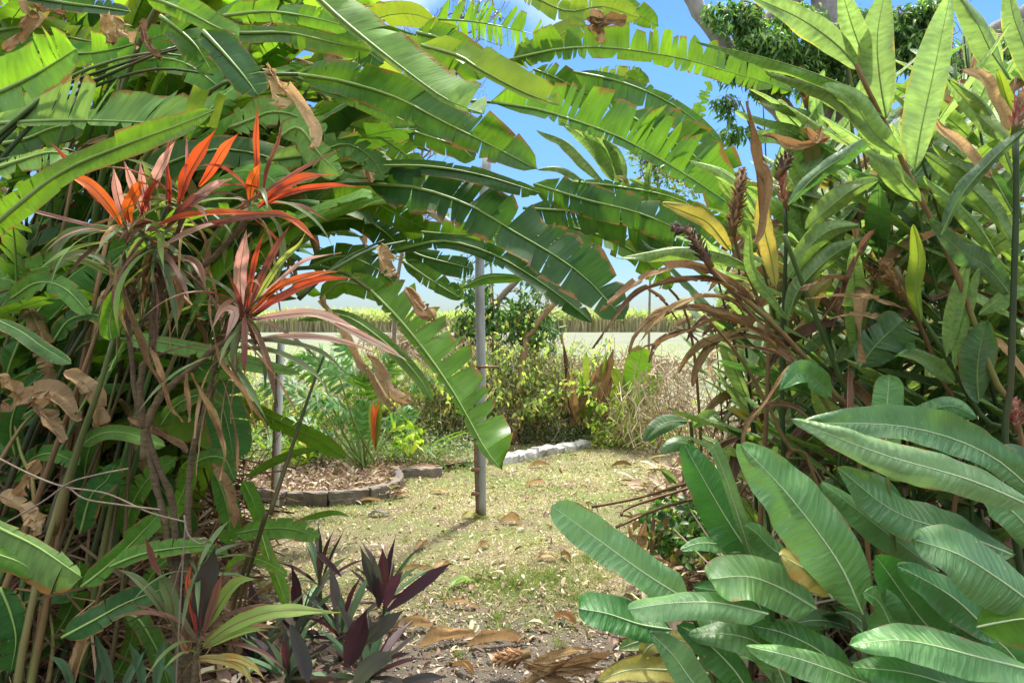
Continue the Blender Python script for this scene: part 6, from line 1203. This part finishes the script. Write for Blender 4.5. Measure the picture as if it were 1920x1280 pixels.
# ------------------------------------------------------------------ things lying on the ground
fs = thing('fallen_flower_stem', at(1100, 1265, 3.05) * [1, 1, 0], 'fallen orange brown ginger stem with its flower head on the gravel', 'fallen stem')
cone(fs, at(985, 1240, 3.1) + [0, 0, .03], at(930, 1246, 3.12) + [0, 0, .02], .045, 'bro', 21, 80, .055)
for q, w in (([(980, 1240), (1050, 1250), (1120, 1232), (1160, 1218)], 10), ([(990, 1245), (1060, 1260), (1130, 1250)], 11), ([(980, 1250), (1040, 1275), (1090, 1290)], 9), ([(1000, 1240), (1070, 1222), (1110, 1215)], 7), ([(960, 1290), (1020, 1262), (1060, 1240)], 8), ([(1010, 1250), (1080, 1240), (1150, 1232)], 7), ([(1020, 1258), (1060, 1280), (1120, 1290)], 8), ([(1000, 1265), (1060, 1262), (1100, 1270)], 9)):
    hl(fs, q, 2.95, 2.9, w, w, 'dead', shape='strap', rib=0, crumple=.14, wave=.3, curl=.8)
def dry_leaf(u, v, L, W, a, lab, seed, mat='deadl', curl=1.3, lift=.0):
    d = gz(v); c = at(u, v, d); c[2] = .012 + lift; a = R(a); D = np.array([math.cos(a), math.sin(a), 0]); n_ = 8
    P = np.array([c + D * L * (t - .5) + np.array([0, 0, .02 * math.sin(t * 3.1)]) for t in np.linspace(0, 1, n_)])
    m = MB(); leaf(m, P, W, W, seed=seed, hint=(0, 0, 1), shape='lance', fold=.25, curl=curl, wave=.06, crumple=.04, rib=.002, nu=16, nv=6)
    return tag(m.build('dry_leaf', [M[mat], M['ribd']]), lab, 'dead leaf')
dry_leaf(838, 1210, .26, .065, 22, 'large curled tan ribbed leaf on the gravel near the bottom, left one of the two', 1, curl=1.9)
dry_leaf(930, 1212, .26, .055, 10, 'folded tan ribbed leaf on the gravel near the bottom, right one of the two', 2, curl=1.6)
dry_leaf(865, 1100, .17, .04, 40, 'pale yellow fallen leaf at the edge of the green tufts', 3, 'gil', .6)
dry_leaf(865, 1140, .2, .02, -20, 'narrow dry leaf lying below the pale yellow leaf', 4, 'deadl')
dry_leaf(828, 1070, .14, .045, 60, 'white curled dry leaf beside the long maroon leaf', 5, 'deadl', 1.0)
dry_leaf(882, 971, .13, .03, 5, 'yellow green fallen leaf touching the foot of the steel post', 6, 'giy', .5)
dry_leaf(955, 982, .15, .05, -10, 'pinkish curled dry leaf just right of the steel post', 7)
dry_leaf(825, 926, .17, .03, -15, 'pale flat dry leaf left of the steel post', 8, curl=.4)
dry_leaf(1004, 912, .2, .04, 20, 'crumpled dry leaf on the lawn right of the steel post', 9)
dry_leaf(1010, 876, .25, .04, 25, 'dry leaf on the lawn in front of the white edging', 10)
dry_leaf(1165, 876, .22, .04, 10, 'brown dry leaf farther right on the lawn', 11, 'dead')
dry_leaf(905, 1030, .13, .03, 50, 'small curled dry leaf in the middle of the lawn', 12)
dry_leaf(1026, 1052, .12, .03, 0, 'whitish dry leaf above the green tufts', 13, curl=.5)
dry_leaf(1062, 1050, .14, .035, 110, 'brown curled leaf standing on edge right of the green tufts', 14, 'dead')
dry_leaf(756, 932, .14, .04, 30, 'white papery leaf at the corner of the curved edging', 15, curl=.8)
dry_leaf(692, 944, .2, .04, 10, 'tan dry leaf resting against the curved edging', 16)
dry_leaf(790, 1030, .14, .04, 70, 'curled dry leaf on the lawn above the purple rosettes', 17)
dry_leaf(710, 968, .16, .03, 12, 'greyish fallen leaf on the lawn in front of the edging', 18, 'trag', .6)
dry_leaf(1060, 1170, .13, .035, 140, 'dark brown curled leaf below the green tufts on the right', 19, 'dead')
dry_leaf(1150, 1190, .3, .014, -30, 'rust brown dry sheath lying on the gravel under the broad leaves', 20, 'dead')
dry_leaf(780, 1075, .26, .03, -3, 'long tan leaf lying beside the topmost rosette', 21)
dry_leaf(770, 1185, .22, .05, 20, 'pale ribbed leaf lying under the purple rosettes', 22)
dry_leaf(868, 1262, .12, .03, -40, 'small brown leaf on the gravel at the bottom of the view', 23, 'dead')
